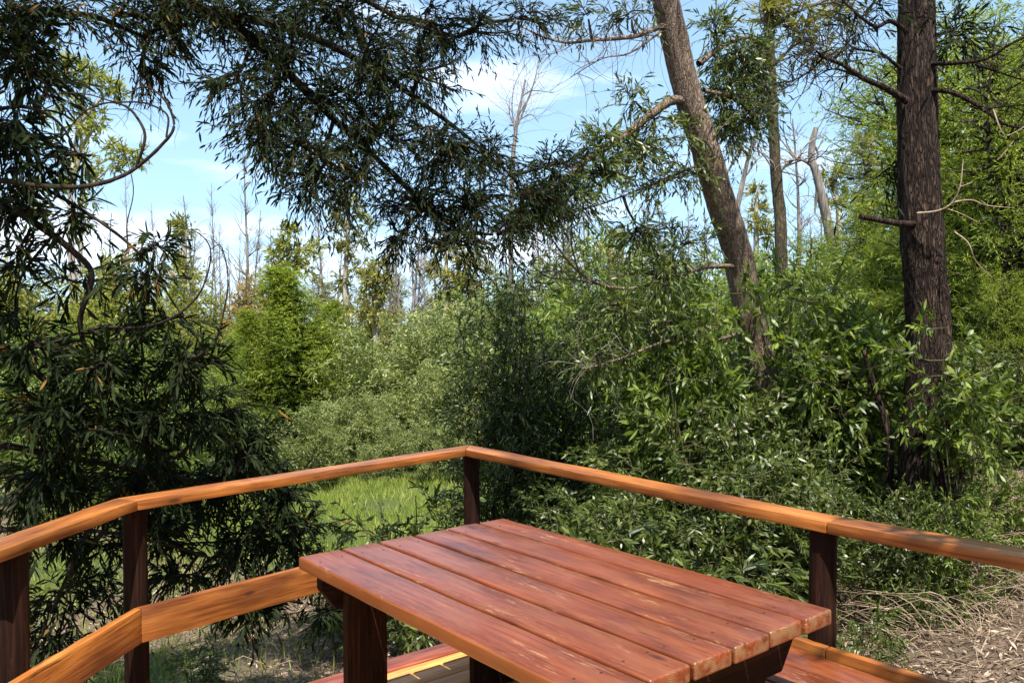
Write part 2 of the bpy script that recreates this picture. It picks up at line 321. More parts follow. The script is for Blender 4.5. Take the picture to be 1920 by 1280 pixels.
LM_CANOPY = leaf_mat('dark_acacia_leaf', (.008, .014, .005), (.014, .023, .007), (.035, .05, .013), rough=.6, trans=.15, spec=.09, old=1)
LM_SHRUB = leaf_mat('glossy_shrub_leaf', (.018, .034, .006), (.064, .092, .015), (.18, .205, .055), rough=.42, trans=.26, spec=.5)
LM_BRIGHT = leaf_mat('fresh_green_leaf', (.025, .05, .007), (.11, .16, .022), (.26, .31, .07), rough=.45, trans=.34, spec=.45)
LM_SILVER = leaf_mat('silvery_green_leaf', (.04, .06, .016), (.17, .205, .06), (.40, .43, .19), rough=.45, trans=.32, spec=.45)
LM_LIME = leaf_mat('lime_wattle_leaf', (.045, .07, .010), (.16, .21, .027), (.33, .37, .07), rough=.6, trans=.40, spec=.25)
LM_GOLD = leaf_mat('golden_green_leaf', (.06, .075, .018), (.19, .21, .045), (.40, .37, .11), rough=.6, trans=.38, spec=.2)
LM_BRONZE = leaf_mat('bronze_leaf', (.10, .07, .022), (.27, .185, .05), (.46, .31, .10), rough=.6, trans=.3, spec=.2)
LM_EUC = leaf_mat('eucalyptus_leaf', (.05, .062, .022), (.17, .165, .045), (.38, .345, .09), rough=.5, trans=.28, spec=.3)
LM_DARKG = leaf_mat('dark_understorey_leaf', (.011, .022, .005), (.034, .056, .010), (.09, .12, .028), rough=.42, trans=.2, spec=.4)
LM_GRASS = leaf_mat('grass_blade', (.10, .15, .02), (.22, .28, .04), (.42, .43, .12), rough=.5, trans=.4)
LM_DRY = leaf_mat('dry_litter', (.11, .07, .045), (.25, .17, .115), (.48, .37, .27), rough=.8, trans=.1, tcol=1.0)
BM_TWIG = bark_mat('twig_bark', (.015, .011, .008), (.032, .024, .017), (.06, .045, .03), stretch=(20, 20, 4), bump=.3)
BM_GREENTW = bark_mat('green_twig_bark', (.04, .045, .02), (.08, .075, .035), (.15, .12, .07), stretch=(20, 20, 4), bump=.2)
BM_PINK = bark_mat('pinkish_brown_bark', (.07, .05, .038), (.26, .19, .14), (.46, .36, .28), stretch=(30, 30, 5), bump=.8, furrow=52)
BM_DARK = bark_mat('dark_furrowed_bark', (.005, .0035, .0025), (.036, .022, .016), (.15, .10, .075), stretch=(26, 26, 5), bump=1.0, furrow=34)
BM_LICH = bark_mat('mossy_slim_bark', (.03, .026, .013), (.09, .07, .045), (.19, .165, .085), stretch=(14, 14, 7), bump=.8, furrow=30)
BM_DEAD = bark_mat('weathered_dead_wood', (.10, .085, .075), (.20, .17, .15), (.34, .30, .27), stretch=(14, 14, 1.5), bump=.4)
BM_PALE = bark_mat('pale_gum_bark', (.20, .165, .13), (.36, .31, .26), (.55, .50, .43), stretch=(7, 7, 1.2), bump=.3)
BM_STRAW = bark_mat('dry_straw_stem', (.18, .13, .09), (.32, .24, .165), (.52, .42, .31), stretch=(10, 10, 2), bump=.2)

# ------------------------------------------------------------------ ground
def g(x, y):
    x = np.asarray(x, float); y = np.asarray(y, float)
    z = -0.85 - .035*np.clip(y-3, 0, 20)
    z = z + .27*np.clip(x-1.2, 0, 3.2)*np.clip((y-2.5)/2.0, .3, 1) + .09*np.clip(x-4.4, 0, 12) + .05*np.clip(x-4, 0, 30)
    z = z + .03*np.clip(-x-10, 0, 40) + .045*np.clip(y-26, 0, 120)*(1-np.exp(-np.clip(-(x-8), 0, 60)/14)) + .05*np.clip(y-24, 0, 60)*(x > 6)*np.clip((x-6)/10, 0, 1)
    z = z + .06*np.sin(x*1.3+.7)*np.sin(y*1.1) + .03*np.sin(x*3.1+y*2.3)
    return z
M_GROUND, t, p, o = new_mat('forest_floor'); l = t.links.new
tcn = N(t, 'ShaderNodeTexCoord'); n1 = N(t, 'ShaderNodeTexNoise'); n1.inputs['Scale'].default_value = .55; n1.inputs['Detail'].default_value = 5
n2 = N(t, 'ShaderNodeTexNoise'); n2.inputs['Scale'].default_value = 34; n2.inputs['Detail'].default_value = 8; n2.inputs['Roughness'].default_value = .75
l(tcn.outputs['Object'], n1.inputs['Vector']); l(tcn.outputs['Object'], n2.inputs['Vector'])
rb = ramp(t, [(.32, (.07, .045, .03)), (.5, (.19, .125, .08)), (.68, (.42, .31, .22))]); l(n2.outputs['Fac'], rb.inputs['Fac'])
rg = ramp(t, [(.3, (.03, .045, .010)), (.7, (.12, .155, .03))]); l(n2.outputs['Fac'], rg.inputs['Fac'])
ag = N(t, 'ShaderNodeAttribute', attribute_name='grassy'); ad = N(t, 'ShaderNodeMath', operation='ADD'); l(ag.outputs['Fac'], ad.inputs[0])
sc_ = N(t, 'ShaderNodeMath', operation='MULTIPLY_ADD'); sc_.inputs[1].default_value = 1.0; sc_.inputs[2].default_value = -.5; l(n1.outputs['Fac'], sc_.inputs[0]); l(sc_.outputs[0], ad.inputs[1])
rf = ramp(t, [(.4, 0), (.6, 1)]); l(ad.outputs[0], rf.inputs['Fac'])
mxg = N(t, 'ShaderNodeMix', data_type='RGBA'); l(rf.outputs[0], mxg.inputs['Factor']); l(rb.outputs[0], mxg.inputs['A']); l(rg.outputs[0], mxg.inputs['B']); l(mxg.outputs['Result'], p.inputs['Base Color'])
bp = N(t, 'ShaderNodeBump'); bp.inputs['Strength'].default_value = 1; bp.inputs['Distance'].default_value = .05; l(n2.outputs['Fac'], bp.inputs['Height']); l(bp.outputs[0], p.inputs['Normal']); p.inputs['Roughness'].default_value = .95

def grassy(x, y):
    a = np.exp(-(((x+1.9)/2.2)**2+((y-12.3)/3.0)**2)) + .5*np.exp(-(((x+2.5)/1.1)**2+((y-5.9)/1.1)**2)) + .75*np.exp(-(((x+1.0)/5)**2+((y-15)/4)**2))
    a += .8/(1+np.exp(-(y-17))) + .6*np.exp(-(((x+6)/3)**2+((y-7)/5)**2))
    return np.clip(a, 0, 1)
ax = np.sinh(np.linspace(-5.2, 5.2, 301))*3.6; ay = np.sinh(np.linspace(-4.2, 5.6, 301))*3.0 + 6
X, Y = np.meshgrid(ax, ay); Z = g(np.clip(X, -60, 60), np.clip(Y, -40, 120))
mb = MB(); idx = np.arange(X.size).reshape(X.shape)
mb.add(np.stack([X, Y, Z], -1), np.stack([idx[:-1, :-1], idx[:-1, 1:], idx[1:, 1:], idx[1:, :-1]], -1).reshape(-1, 4))
me = mb.mesh('ground', [M_GROUND]); at = me.attributes.new('grassy', 'FLOAT', 'POINT'); at.data.foreach_set('value', grassy(X, Y).ravel().astype(np.float32))
tag(link('ground', me), kind='structure')

# ------------------------------------------------------------------ carpentry: deck, railing, bench, table
def board(name, parent, a, b, w, h, mat, up=(0, 0, 1), bev=.006, seg=2, cuts=10, wob=.0012, shape=None, mitre=(0, 0), taper=0):
    """a beam from a to b (centre line of its body); local x is the grain"""
    a = Vector(a); b = Vector(b); x = (b-a); ln = x.length; x.normalize(); z = Vector(up); y = z.cross(x).normalized(); z = x.cross(y)
    bm = bmesh.new()
    n = cuts+1; rings = []
    for i in range(n+1):
        s = -ln/2+ln*i/n; r = []
        for (yy, zz) in ((-.5, -.5), (.5, -.5), (.5, .5), (-.5, .5)):
            sx = s
            if i == 0: sx += mitre[0]*yy*w
            if i == n: sx += mitre[1]*yy*w
            k = 0 if i in (0, n) else wob
            r.append(bm.verts.new((sx, yy*w+random.gauss(0, k), zz*h+random.gauss(0, k*.7))))
        rings.append(r)
    for i in range(n):
        for j in range(4):
            bm.faces.new((rings[i][j], rings[i][(j+1) % 4], rings[i+1][(j+1) % 4], rings[i+1][j]))
    bm.faces.new(rings[0][::-1]); bm.faces.new(rings[-1])
    bmesh.ops.recalc_face_normals(bm, faces=bm.faces)
    ed = [e for e in bm.edges if len(e.link_faces) == 2 and e.calc_face_angle(0) > .7]
    bmesh.ops.bevel(bm, geom=ed, offset=bev, segments=seg, profile=.5, affect='EDGES', clamp_overlap=True)
    me = bpy.data.meshes.new(name); bm.to_mesh(me); bm.free(); me.materials.append(mat)
    for pl in me.polygons: pl.use_smooth = True
    me.set_sharp_from_angle(angle=.6)
    o = link(name, me, parent)
    m3 = Matrix((x, y, z)).transposed().to_4x4(); m3.translation = (a+b)/2
    o.matrix_world = (parent.matrix_world.inverted() @ m3) if False else m3
    if parent: o.matrix_local = Matrix.Translation(-Vector(parent.location)) @ m3
    return o
def v3(p, z): return Vector((p[0], p[1], z))
TH = .6726; vv = Vector((math.cos(TH), math.sin(TH))); uu = Vector((vv.y, -vv.x))   # short and long direction of the table
TL = Vector((-.826, 3.156)); TLEN = 1.624; TT = .75; PT = .048
table = empty('picnic_table', (TL.x+vv.x*.5+uu.x*.8, TL.y+vv.y*.5+uu.y*.8, 0), 'worn red-varnished timber picnic table with a six-plank top on the deck', 'table')
gaps = [0, .178, .344, .512, .681, .85, .995]
for i in range(6):
    s0 = gaps[i]+(.0065 if i else 0); s1 = gaps[i+1]-(.0065 if i < 5 else 0)
    c = TL+vv*((s0+s1)/2); e0 = random.uniform(-.004, .004)
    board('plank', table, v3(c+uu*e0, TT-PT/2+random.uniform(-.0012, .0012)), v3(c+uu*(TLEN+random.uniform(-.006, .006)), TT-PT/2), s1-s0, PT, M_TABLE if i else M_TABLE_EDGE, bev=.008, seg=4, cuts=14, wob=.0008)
def nail(parent_plank, wx, wy):
    bm = bmesh.new(); bmesh.ops.create_cone(bm, cap_ends=True, segments=10, radius1=.0045, radius2=.004, depth=.0016)
    me = bpy.data.meshes.new('nail_head'); bm.to_mesh(me); bm.free(); me.materials.append(M_NAIL)
    link('nail_head', me, parent_plank, (wx, wy, PT/2+.0004))
M_NAIL, t_, p_, o_ = new_mat('rusty_nail'); p_.inputs['Base Color'].default_value = (.07, .05, .04, 1); p_.inputs['Metallic'].default_value = .7; p_.inputs['Roughness'].default_value = .6
for q in [o for o in table.children if o.name.startswith('plank')]:
    for sx in (-1, 1):
        for sy in (-.28, .27):
            nail(q, sx*(TLEN/2-.1-random.uniform(0, .03)), sy*.165+random.uniform(-.01, .01))
def leg(name, parent, base, ztop, wu, wv, mat):
    c = Vector(base)
    b = bmesh.new(); bmesh.ops.create_cube(b, size=1)
    for vtx in b.verts: vtx.co = Vector((vtx.co.x*ztop, vtx.co.y*wv, vtx.co.z*wu))
    bmesh.ops.bevel(b, geom=list(b.edges), offset=.005, segments=2, affect='EDGES')
    me = bpy.data.meshes.new(name); b.to_mesh(me); b.free(); me.materials.append(mat)
    o = link(name, me, parent); m3 = Matrix(((0, vv.x, -uu.x), (0, vv.y, -uu.y), (1, 0, 0))).to_4x4(); m3.translation = (c.x, c.y, ztop/2)
    o.matrix_local = Matrix.Translation(-Vector(parent.location)) @ m3
    return o
def chamfer_beam(name, parent, uoff, s0, s1, ztop, h, th, mat, cut=.06):
    """cross beam under the planks, lower corners sawn off"""
    prof = [(s0, ztop), (s1, ztop), (s1, ztop-h*.45), (s1-cut, ztop-h), (s0+cut, ztop-h), (s0, ztop-h*.45)]
    bm = bmesh.new(); c0 = (s0+s1)/2; zc = ztop-h/2
    A = [bm.verts.new((s-c0, -th/2, z-zc)) for s, z in prof]; B = [bm.verts.new((s-c0, th/2, z-zc)) for s, z in prof]
    bm.faces.new(A); bm.faces.new(B[::-1])
    for i in range(6): bm.faces.new((A[i], B[i], B[(i+1) % 6], A[(i+1) % 6]))
    bmesh.ops.recalc_face_normals(bm, faces=bm.faces); bmesh.ops.bevel(bm, geom=list(bm.edges), offset=.003, segments=2, affect='EDGES')
    me = bpy.data.meshes.new(name); bm.to_mesh(me); bm.free(); me.materials.append(mat)
    o = link(name, me, parent); c = TL+vv*c0+uu*uoff
    m3 = Matrix(((vv.x, uu.x, 0), (vv.y, uu.y, 0), (0, 0, 1))).to_4x4()
    m3 = Matrix((( vv.x, -uu.x, 0), (vv.y, -uu.y, 0), (0, 0, 1))).to_4x4(); m3.translation = (c.x, c.y, zc)
    o.matrix_local = Matrix.Translation(-Vector(parent.location)) @ m3
for uo, sg in ((.085, 1), (TLEN-.13, -1)):
    chamfer_beam('cross_beam', table, uo, .045, .955, TT-PT-.001, .15, .048, M_DARKW)
    for s in (.21, .80):
        c = TL+vv*s+uu*(uo+sg*.049)
        leg('leg', table, c, TT-PT-.004, .047, .17, M_DARKW)

# railing
RZ = CAM_Z-.68; RT = .042; RW = .122
P_E = Vector((-1.70, 2.15)); P_AB = Vector((-1.553, 3.408)); P_AP = Vector((-.277, 4.815)); P_CD = Vector((1.103, 2.912)); P_D = Vector((2.55, 1.20))
inner = [P_E + (P_E-P_AB).normalized()*-.46, P_AB, P_AP, P_CD, P_D]
def nrm_out(a, b):
    d = (b-a).normalized(); return Vector((-d.y, d.x))
rail = empty('deck_railing', (P_AP.x, P_AP.y, 0), 'orange timber railing around the deck with flat handrail, middle board and round dark posts', 'railing')
def offset_poly(pts, off):
    o = []
    for i, q in enumerate(pts):
        if i == 0: o.append(q+nrm_out(pts[0], pts[1])*off)
        elif i == len(pts)-1: o.append(q+nrm_out(pts[-2], pts[-1])*off)
        else:
            n1 = nrm_out(pts[i-1], q); n2 = nrm_out(q, pts[i+1]); bis = (n1+n2).normalized(); o.append(q+bis*(off/bis.dot(n1)))
    return o
def plank_run(name, pts, w, h, ztop, mat, off0=0.0, gap=.0015):
    inn = offset_poly(pts, off0); outp = offset_poly(pts, off0+w); mid = offset_poly(pts, off0+w/2)
    for i in range(len(pts)-1):
        d = (mid[i+1]-mid[i]).normalized(); n = nrm_out(mid[i], mid[i+1])
        a = mid[i]+d*gap; b = mid[i+1]-d*gap
        def mit(k, c): return ((outp[k]-c).dot(d)-(inn[k]-c).dot(d))/w
        board(name, rail, v3(a, ztop-h/2), v3(b, ztop-h/2), w, h, mat, bev=.005, seg=2, cuts=8, mitre=(mit(i, mid[i]), mit(i+1, mid[i+1])))
plank_run('handrail', inner, RW, RT, RZ, M_RAIL)
MIDT = .475; MIDH = .145
plank_run('middle_board', offset_poly(inner, .0), .036, MIDH, MIDT, M_RAIL, off0=-.012)
def pole(name, parent, x, y, z0, z1, r, mat, lean=(0, 0)):
    mb = MB(); K = 14; zz = np.linspace(z0, z1, K); P = np.stack([x+lean[0]*(zz-z1), y+lean[1]*(zz-z1), zz], 1)
    tube(mb, P, r*(1+.012*np.sin(zz*5))*np.linspace(1.03, .98, K), 28)
    V = mb.v[0][-28:]; mb.add(V, np.arange(28)[None])
    # grain runs along local x: turn the mesh
    me = mb.mesh(name, [mat], origin=(x, y, (z0+z1)/2))
    co = np.empty(len(me.vertices)*3, np.float32); me.vertices.foreach_get('co', co); co = co.reshape(-1, 3); co = co[:, [2, 1, 0]]*np.array([1, 1, -1], np.float32); me.vertices.foreach_set('co', co.ravel())
    o = link(name, me, parent); m3 = Matrix(((0, 0, -1), (0, 1, 0), (1, 0, 0))).to_4x4(); m3.translation = (x, y, (z0+z1)/2)
    o.matrix_local = Matrix.Translation(-Vector(parent.location)) @ m3
pc = offset_poly(inner, .074)
PR = .049
pl = [Vector((-1.69, 2.78)), Vector((-1.608, 3.50)), Vector((-.2487, 4.91)), Vector((1.1265, 3.0)), pc[4]]
for q, ln in zip(pl, ((.01, 0), (0, 0), (0, 0), (.02, 0), (0, 0))):
    pole('post', rail, q.x, q.y, -1.7, RZ-RT-.001, PR, M_DARKW, ln)

# deck: floor boards run along the short direction of the table, dark red edge board
E0 = Vector((-.586, 4.06))                        # a point on the far edge of the deck
deck = empty('timber_deck', (0, 2.5, 0), 'golden timber deck floor with dark red edge board under the picnic table', 'deck')
def clipseg(c, lo, hi): return c+vv*lo, c+vv*hi
bw = .118
for i in range(32):
    c = E0+uu*(.062+.14+i*(bw+.005)-bw/2+.005)
    a, b = clipseg(c, -1.35+0*i, 1.05)
    if i > 14: a = c+vv*(-2.6)
    board('deck_board', deck, v3(a, -.016), v3(b, -.016), bw, .032, M_DECK, bev=.004, cuts=4, wob=.0006)
a, b = clipseg(E0+uu*.07, -1.35, 1.05); board('edge_board', deck, v3(a, -.012), v3(b, -.012), .132, .045, M_DECKRED, bev=.005)
a, b = clipseg(E0+uu*.03, -1.3, 1.0); board('rim_joist', deck, v3(a, -.135), v3(b, -.135), .04, .19, M_DARKW)
for s in (-1.2, -.1, .95):
    q = E0+uu*.12+vv*s; pole('stilt', deck, q.x, q.y, -1.7, -.045, .055, M_DARKW)
    q = E0+uu*3.2+vv*s; pole('stilt', deck, q.x, q.y, -1.7, -.045, .055, M_DARKW)

# bench along the right hand rail, behind the table
nC = nrm_out(P_AP, P_CD); dC = (P_CD-P_AP).normalized()
bench = empty('timber_bench', (1.0, 2.7, 0), 'low reddish timber bench of wide planks along the right rail behind the table', 'bench')
for k in range(3):
    off = -.016-.004-.075-k*.155
    c0 = P_AP+dC*.75+nC*off; c1 = P_CD+dC*.92+nC*off
    board('seat_plank', bench, v3(c0, .445-.02), v3(c1, .445-.02), .148, .04, M_TABLE, bev=.007, seg=3)
for s in (.95, 2.0, 2.9):
    q0 = P_AP+dC*s-nC*.04; q1 = P_AP+dC*s-nC*.46
    board('seat_bearer', bench, v3(q0, .36), v3(q1, .36), .045, .088, M_DARKW)
    qq = P_AP+dC*s-nC*.40
    pole('bench_leg', bench, qq.x, qq.y, 0.0, .315, .045, M_DARKW)

# ================================================================== vegetation builders
def tree_thing(name, loc, label, cat, trunk_mb=None, crown_mb=None, bark=None, leafm=None, group=None, tname='trunk', cname='crown', twigm=None, extra=()):
    e = empty(name, tuple(loc), label, cat, group)
    if trunk_mb is not None: link(tname, trunk_mb.mesh(name+'_'+tname, [bark], origin=loc), e)
    if crown_mb is not None: link(cname, crown_mb.mesh(name+'_'+cname, [twigm or BM_TWIG, leafm], origin=loc), e)
    for nm, m, mat in extra:
        q = link(nm, m.mesh(name+'_'+nm, [mat], origin=loc), e)
        if nm == 'bare_twigs': q['kind'] = 'stuff'
    return e
def place(name, protos, loc, scale, rz, label, cat, group=None, names=('trunk', 'crown')):
    e = empty(name, tuple(loc), label, cat, group)
    e.scale = (scale[0], scale[0], scale[1]) if hasattr(scale, '__len__') else (scale,)*3
    e.rotation_euler = (0, 0, rz)
    for nm, me in zip(names, protos):
        q = link(nm, me, e)
        if nm == 'branches': q['kind'] = 'stuff'
    return e

def bush_mb(h=2.5, spread=.8, nst=7, nbr=16, ntw=7, nleaf=9, leaf=(.085, .016), detail=2, prof='round', base_r=.12, stem_r=.016, tlo=.15, twl=.28, upb=.5, lean=.25, geo=True, droop=.2, stem_sides=6, tmu=.5, spread_leaf=.62, grav=.3):
    """several stems with side branchlets, twigs and leaves; returns (stems, foliage) collectors at the origin"""
    st = MB(); fo = MB(); K = 9; S = []; E = []
    for i in range(nst):
        a = rng.random()*6.283; r = base_r*rng.random()**.5
        hh = h*(1 if nst == 1 else rng.uniform(.62, 1.0)); out = spread*lean*rng.uniform(.3, 1.4)*(0 if nst == 1 else 1)
        t = np.linspace(0, 1, K)
        x = r*np.cos(a)+out*np.cos(a)*t**1.2+.035*hh*np.sin(t*5+rng.random()*6)*t; y = r*np.sin(a)+out*np.sin(a)*t**1.2+.035*hh*np.cos(t*4+rng.random()*6)*t
        P = np.stack([x, y, hh*t], 1); tube(st, P, stem_r*(1-.85*t)*(.7+.6*rng.random())+.002, stem_sides, rough=.04)
        tb = tlo+(1-tlo)*(np.arange(nbr)+rng.random(nbr))/nbr; fi = np.minimum(tb, .999)*(K-1); i0 = fi.astype(int); B = P[i0]+(P[i0+1]-P[i0])*(fi-i0)[:, None]
        if prof == 'round': w = np.sqrt(np.clip(1-((tb-.55)/.58)**2, .04, 1))
        elif prof == 'cone': w = np.clip(1.06-tb, .04, 1)**.9*np.clip(tb/.12, .55, 1)
        elif prof == 'column': w = np.clip(1-((tb-.5)/.62)**4, .15, 1)*.9
        else: w = np.clip(tb*1.2, .3, 1)*np.clip((1.08-tb)/.2, .2, 1)
        an = rng.random(nbr)*6.283; w = w*(.8+.34*np.sin(an*3+tb*11+i)) if prof == 'cone' else w; ln = spread*w*rng.uniform(.45, 1.1, nbr)*(1 if nst == 1 else .85)
        S.append(B); E.append(B+np.stack([np.cos(an)*ln, np.sin(an)*ln, ln*upb*rng.uniform(.1, 1.1, nbr)], 1))
    branchlets(fo, np.concatenate(S), np.concatenate(E), sag=-.03, r0=stem_r*.38, r1=.002, ntw=ntw, twl=twl, tmin=.2, sides=3 if detail == 1 else 4, nleaf=nleaf, leaf=leaf, detail=detail, geo=geo, droop=droop, tmu=tmu, spread=spread_leaf, grav=grav)
    return st, fo
def protos(name, bark, leafm, n, **k):
    o = []
    for i in range(n):
        s, f = bush_mb(**k); o.append((s.mesh(name+'_stems', [bark]), f.mesh(name+'_foliage', [BM_GREENTW if bark is BM_GREENTW else BM_TWIG, leafm]), k.get('h', 2.5)))
    return o
def put(name, pr, px, d, pytop, label, cat, group=None, wide=1.0, names=('stems', 'foliage'), sink=.03, rz=None):
    """stand a copy on the ground at forward distance d so that it reaches as high as in the photo"""
    w = W(px, pytop, d); z0 = float(g(w[0], w[1]))-sink; s = (w[2]-z0)/pr[2]
    e = place(name, pr[:2], (w[0], w[1], z0), (s*wide, s), random.uniform(0, 6.28) if rz is None else rz, label, cat, group, names)
    e.rotation_euler.x = random.gauss(0, .03); return e

def clusters_crown(mb, clusters, root_of, ntips=7, ntw=9, twl=.33, **k):
    """clusters: (centre, radii, density); branchlets fan from a root point on the limbs into each cluster"""
    for c, r, q in clusters:
        c = np.asarray(c, float); r = np.asarray(r, float); rt = root_of(c)
        n = max(3, int(ntips*q)); E = in_ell(n, c, r, .5)
        hub = c+(rt-c)*.35; d = hub-rt
        if np.linalg.norm(d) > .05:
            tube(mb, smooth_path([rt, (rt+hub)/2+rng.normal(0, .06, 3)*np.linalg.norm(d), hub], 4), np.linspace(.016, .009, 9), 5, 0, .5)
        S = hub+(c-hub)*rng.uniform(0, .8, (n, 1))+rng.normal(0, .05, (n, 3))*r
        branchlets(mb, S, E, sag=.03, r0=.007, r1=.0022, ntw=ntw, twl=twl, tmin=.1, K=6, wob=.1, **k)

def nearest_on(paths):
    A = np.concatenate([np.asarray(p) for p in paths])
    def f(c):
        d = np.linalg.norm(A-c, axis=1)+.15*np.clip(A[:, 2]*0, 0, 1); return A[d.argmin()]
    return f
def cl(px, py, d, rx, ry, q=1.0, rd=None):
    s = d/F_PX; return (W(px, py, d), (rx*s, rd or max(rx, ry)*s*1.1, ry*s), q)
def path(pts, k=5): return smooth_path([W(*p) for p in pts], k)

# ================================================================== near trees
# ---- overhanging acacia: trunk left of the deck, long boughs reaching over the view
T0 = np.array([-4.3, 1.6, float(g(-4.3, 1.6))])
limbs = []
tr = MB()
tp = smooth_path([T0, T0+[.1, .1, 1.8], T0+[.25, .3, 3.6], T0+[.5, .5, 5.2], T0+[.9, 1.2, 6.6]], 6); tube(tr, tp, np.linspace(.19, .08, len(tp)), 16, rough=.05)
l1 = smooth_path([T0+[.25, .3, 3.4], np.array([-3.2, 2.9, 3.6]), W(250, -60, 4.4), W(346, 0, 4.6), W(437, 50, 4.8), W(487, 84, 4.9), W(571, 168, 5.1), W(638, 235, 5.3), W(720, 310, 5.5), W(800, 385, 5.6), W(870, 440, 5.7)], 6)
l2 = smooth_path([l1[14], W(480, -60, 5.0), W(640, -20, 5.3), W(760, 40, 5.5), W(860, 70, 5.7)], 6)
l3 = smooth_path([l1[20], W(560, 60, 5.0), W(700, 130, 5.3), W(800, 200, 5.6), W(880, 260, 5.8), W(960, 330, 5.9)], 6)
l4 = smooth_path([T0+[.4, .4, 4.6], np.array([-2.6, 3.2, 4.9]), np.array([-1.2, 4.4, 5.3]), np.array([.2, 5.0, 5.4])], 6)
l5 = smooth_path([T0+[.2, .25, 3.0], np.array([-3.3, 2.5, 3.3]), W(-60, -40, 4.2), W(40, 20, 4.2), W(170, 30, 4.4), W(270, 70, 4.5)], 6)
l6 = smooth_path([T0+[.5, .5, 5.2], np.array([-3.3, 1.5, 5.4]), np.array([-2.4, .9, 5.4])], 6)
for p_, r_ in ((l1, .045), (l2, .03), (l3, .028), (l4, .05), (l5, .035), (l6, .05)): tube(tr, p_, np.linspace(r_, r_*.3, len(p_)), 8, rough=.06)
cr_ = MB(); ro = nearest_on([l1[10:], l2, l3, l4, l5, l6])
C = [cl(440, 45, 4.8, 95, 45, 1.4), cl(540, 105, 5, 100, 75, 1.8), cl(620, 190, 5.1, 110, 85, 2), cl(500, 200, 4.7, 70, 55, 1.1), cl(560, 290, 4.7, 85, 50, 1.4), cl(600, 350, 4.8, 60, 40, .8),
     cl(440, 160, 4.6, 55, 40, .7), cl(480, 260, 4.5, 50, 35, .6), cl(690, 90, 5.3, 110, 90, 2), cl(560, 20, 5.2, 100, 50, 1.3), cl(720, 250, 5.3, 110, 85, 2), cl(680, 330, 5.2, 80, 60, 1.3), cl(790, 130, 5.5, 80, 85, 1.5),
     cl(800, 40, 5.6, 90, 60, 1.3), cl(900, 50, 5.8, 90, 45, 1.1), cl(820, 280, 5.6, 90, 75, 1.8), cl(780, 390, 5.6, 95, 70, 1.9), cl(880, 380, 5.7, 95, 75, 2), cl(920, 290, 5.9, 75, 45, 1.1), cl(980, 370, 5.9, 80, 60, 1.5),
     cl(860, 460, 5.5, 70, 35, 1), cl(740, 450, 5.4, 45, 30, .5), cl(955, 440, 5.7, 45, 45, .8), cl(1040, 310, 6.1, 70, 45, 1.0),
     cl(20, 40, 4.2, 70, 60, 1.1), cl(110, 20, 4.2, 90, 30, .7), cl(220, 25, 4.4, 90, 30, .8), cl(310, 45, 4.5, 70, 45, .8), cl(275, 115, 4.5, 45, 35, .6), cl(350, 20, 4.6, 80, 40, 1), cl(640, 30, 5.4, 80, 50, 1.2), cl(1010, 20, 6.0, 70, 30, .7)]
C += [((-.9, 4.7, 4.6), (.9, .6, .5), 1.2), ((-.3, 4.9, 5.4), (1.1, .6, .5), 1.6),  # unseen clusters above the view, added to shade the left bush, boughs and rail
      ((-1.1, 1.8, 4.6), (.6, .5, .3), .3), ((-2.7, 1.8, 4.6), (.7, .9, .5), 2.4), ((-3.5, 2.2, 4.4), (.8, .9, .6), 2.4), ((-2.5, 2.9, 4.6), (.7, .7, .5), 2.2), ((-3.4, 3.4, 4.7), (.9, .8, .6), 2.2), ((-4.6, 2.6, 4.6), (.9, 1.1, .7), 2), ((-3.0, 1.0, 5.2), (.9, .8, .5), 2.2),
      ((-4.3, 3.9, 4.4), (.9, .8, .7), 2), ((-2.2, 2.2, 5.3), (.6, .8, .5), 1.6), ((-3.3, 2.4, 5.6), (1.2, 1.1, .6), 2.4)]
clusters_crown(cr_, C, ro, ntips=10, ntw=9, twl=.23, nleaf=12, leaf=(.053, .0092), droop=.3, grav=.4, up=.05)
tree_thing('acacia_tree', T0, 'large dark acacia whose leafy boughs hang across the upper left and centre sky', 'tree', tr, cr_, BM_DARK, LM_CANOPY)

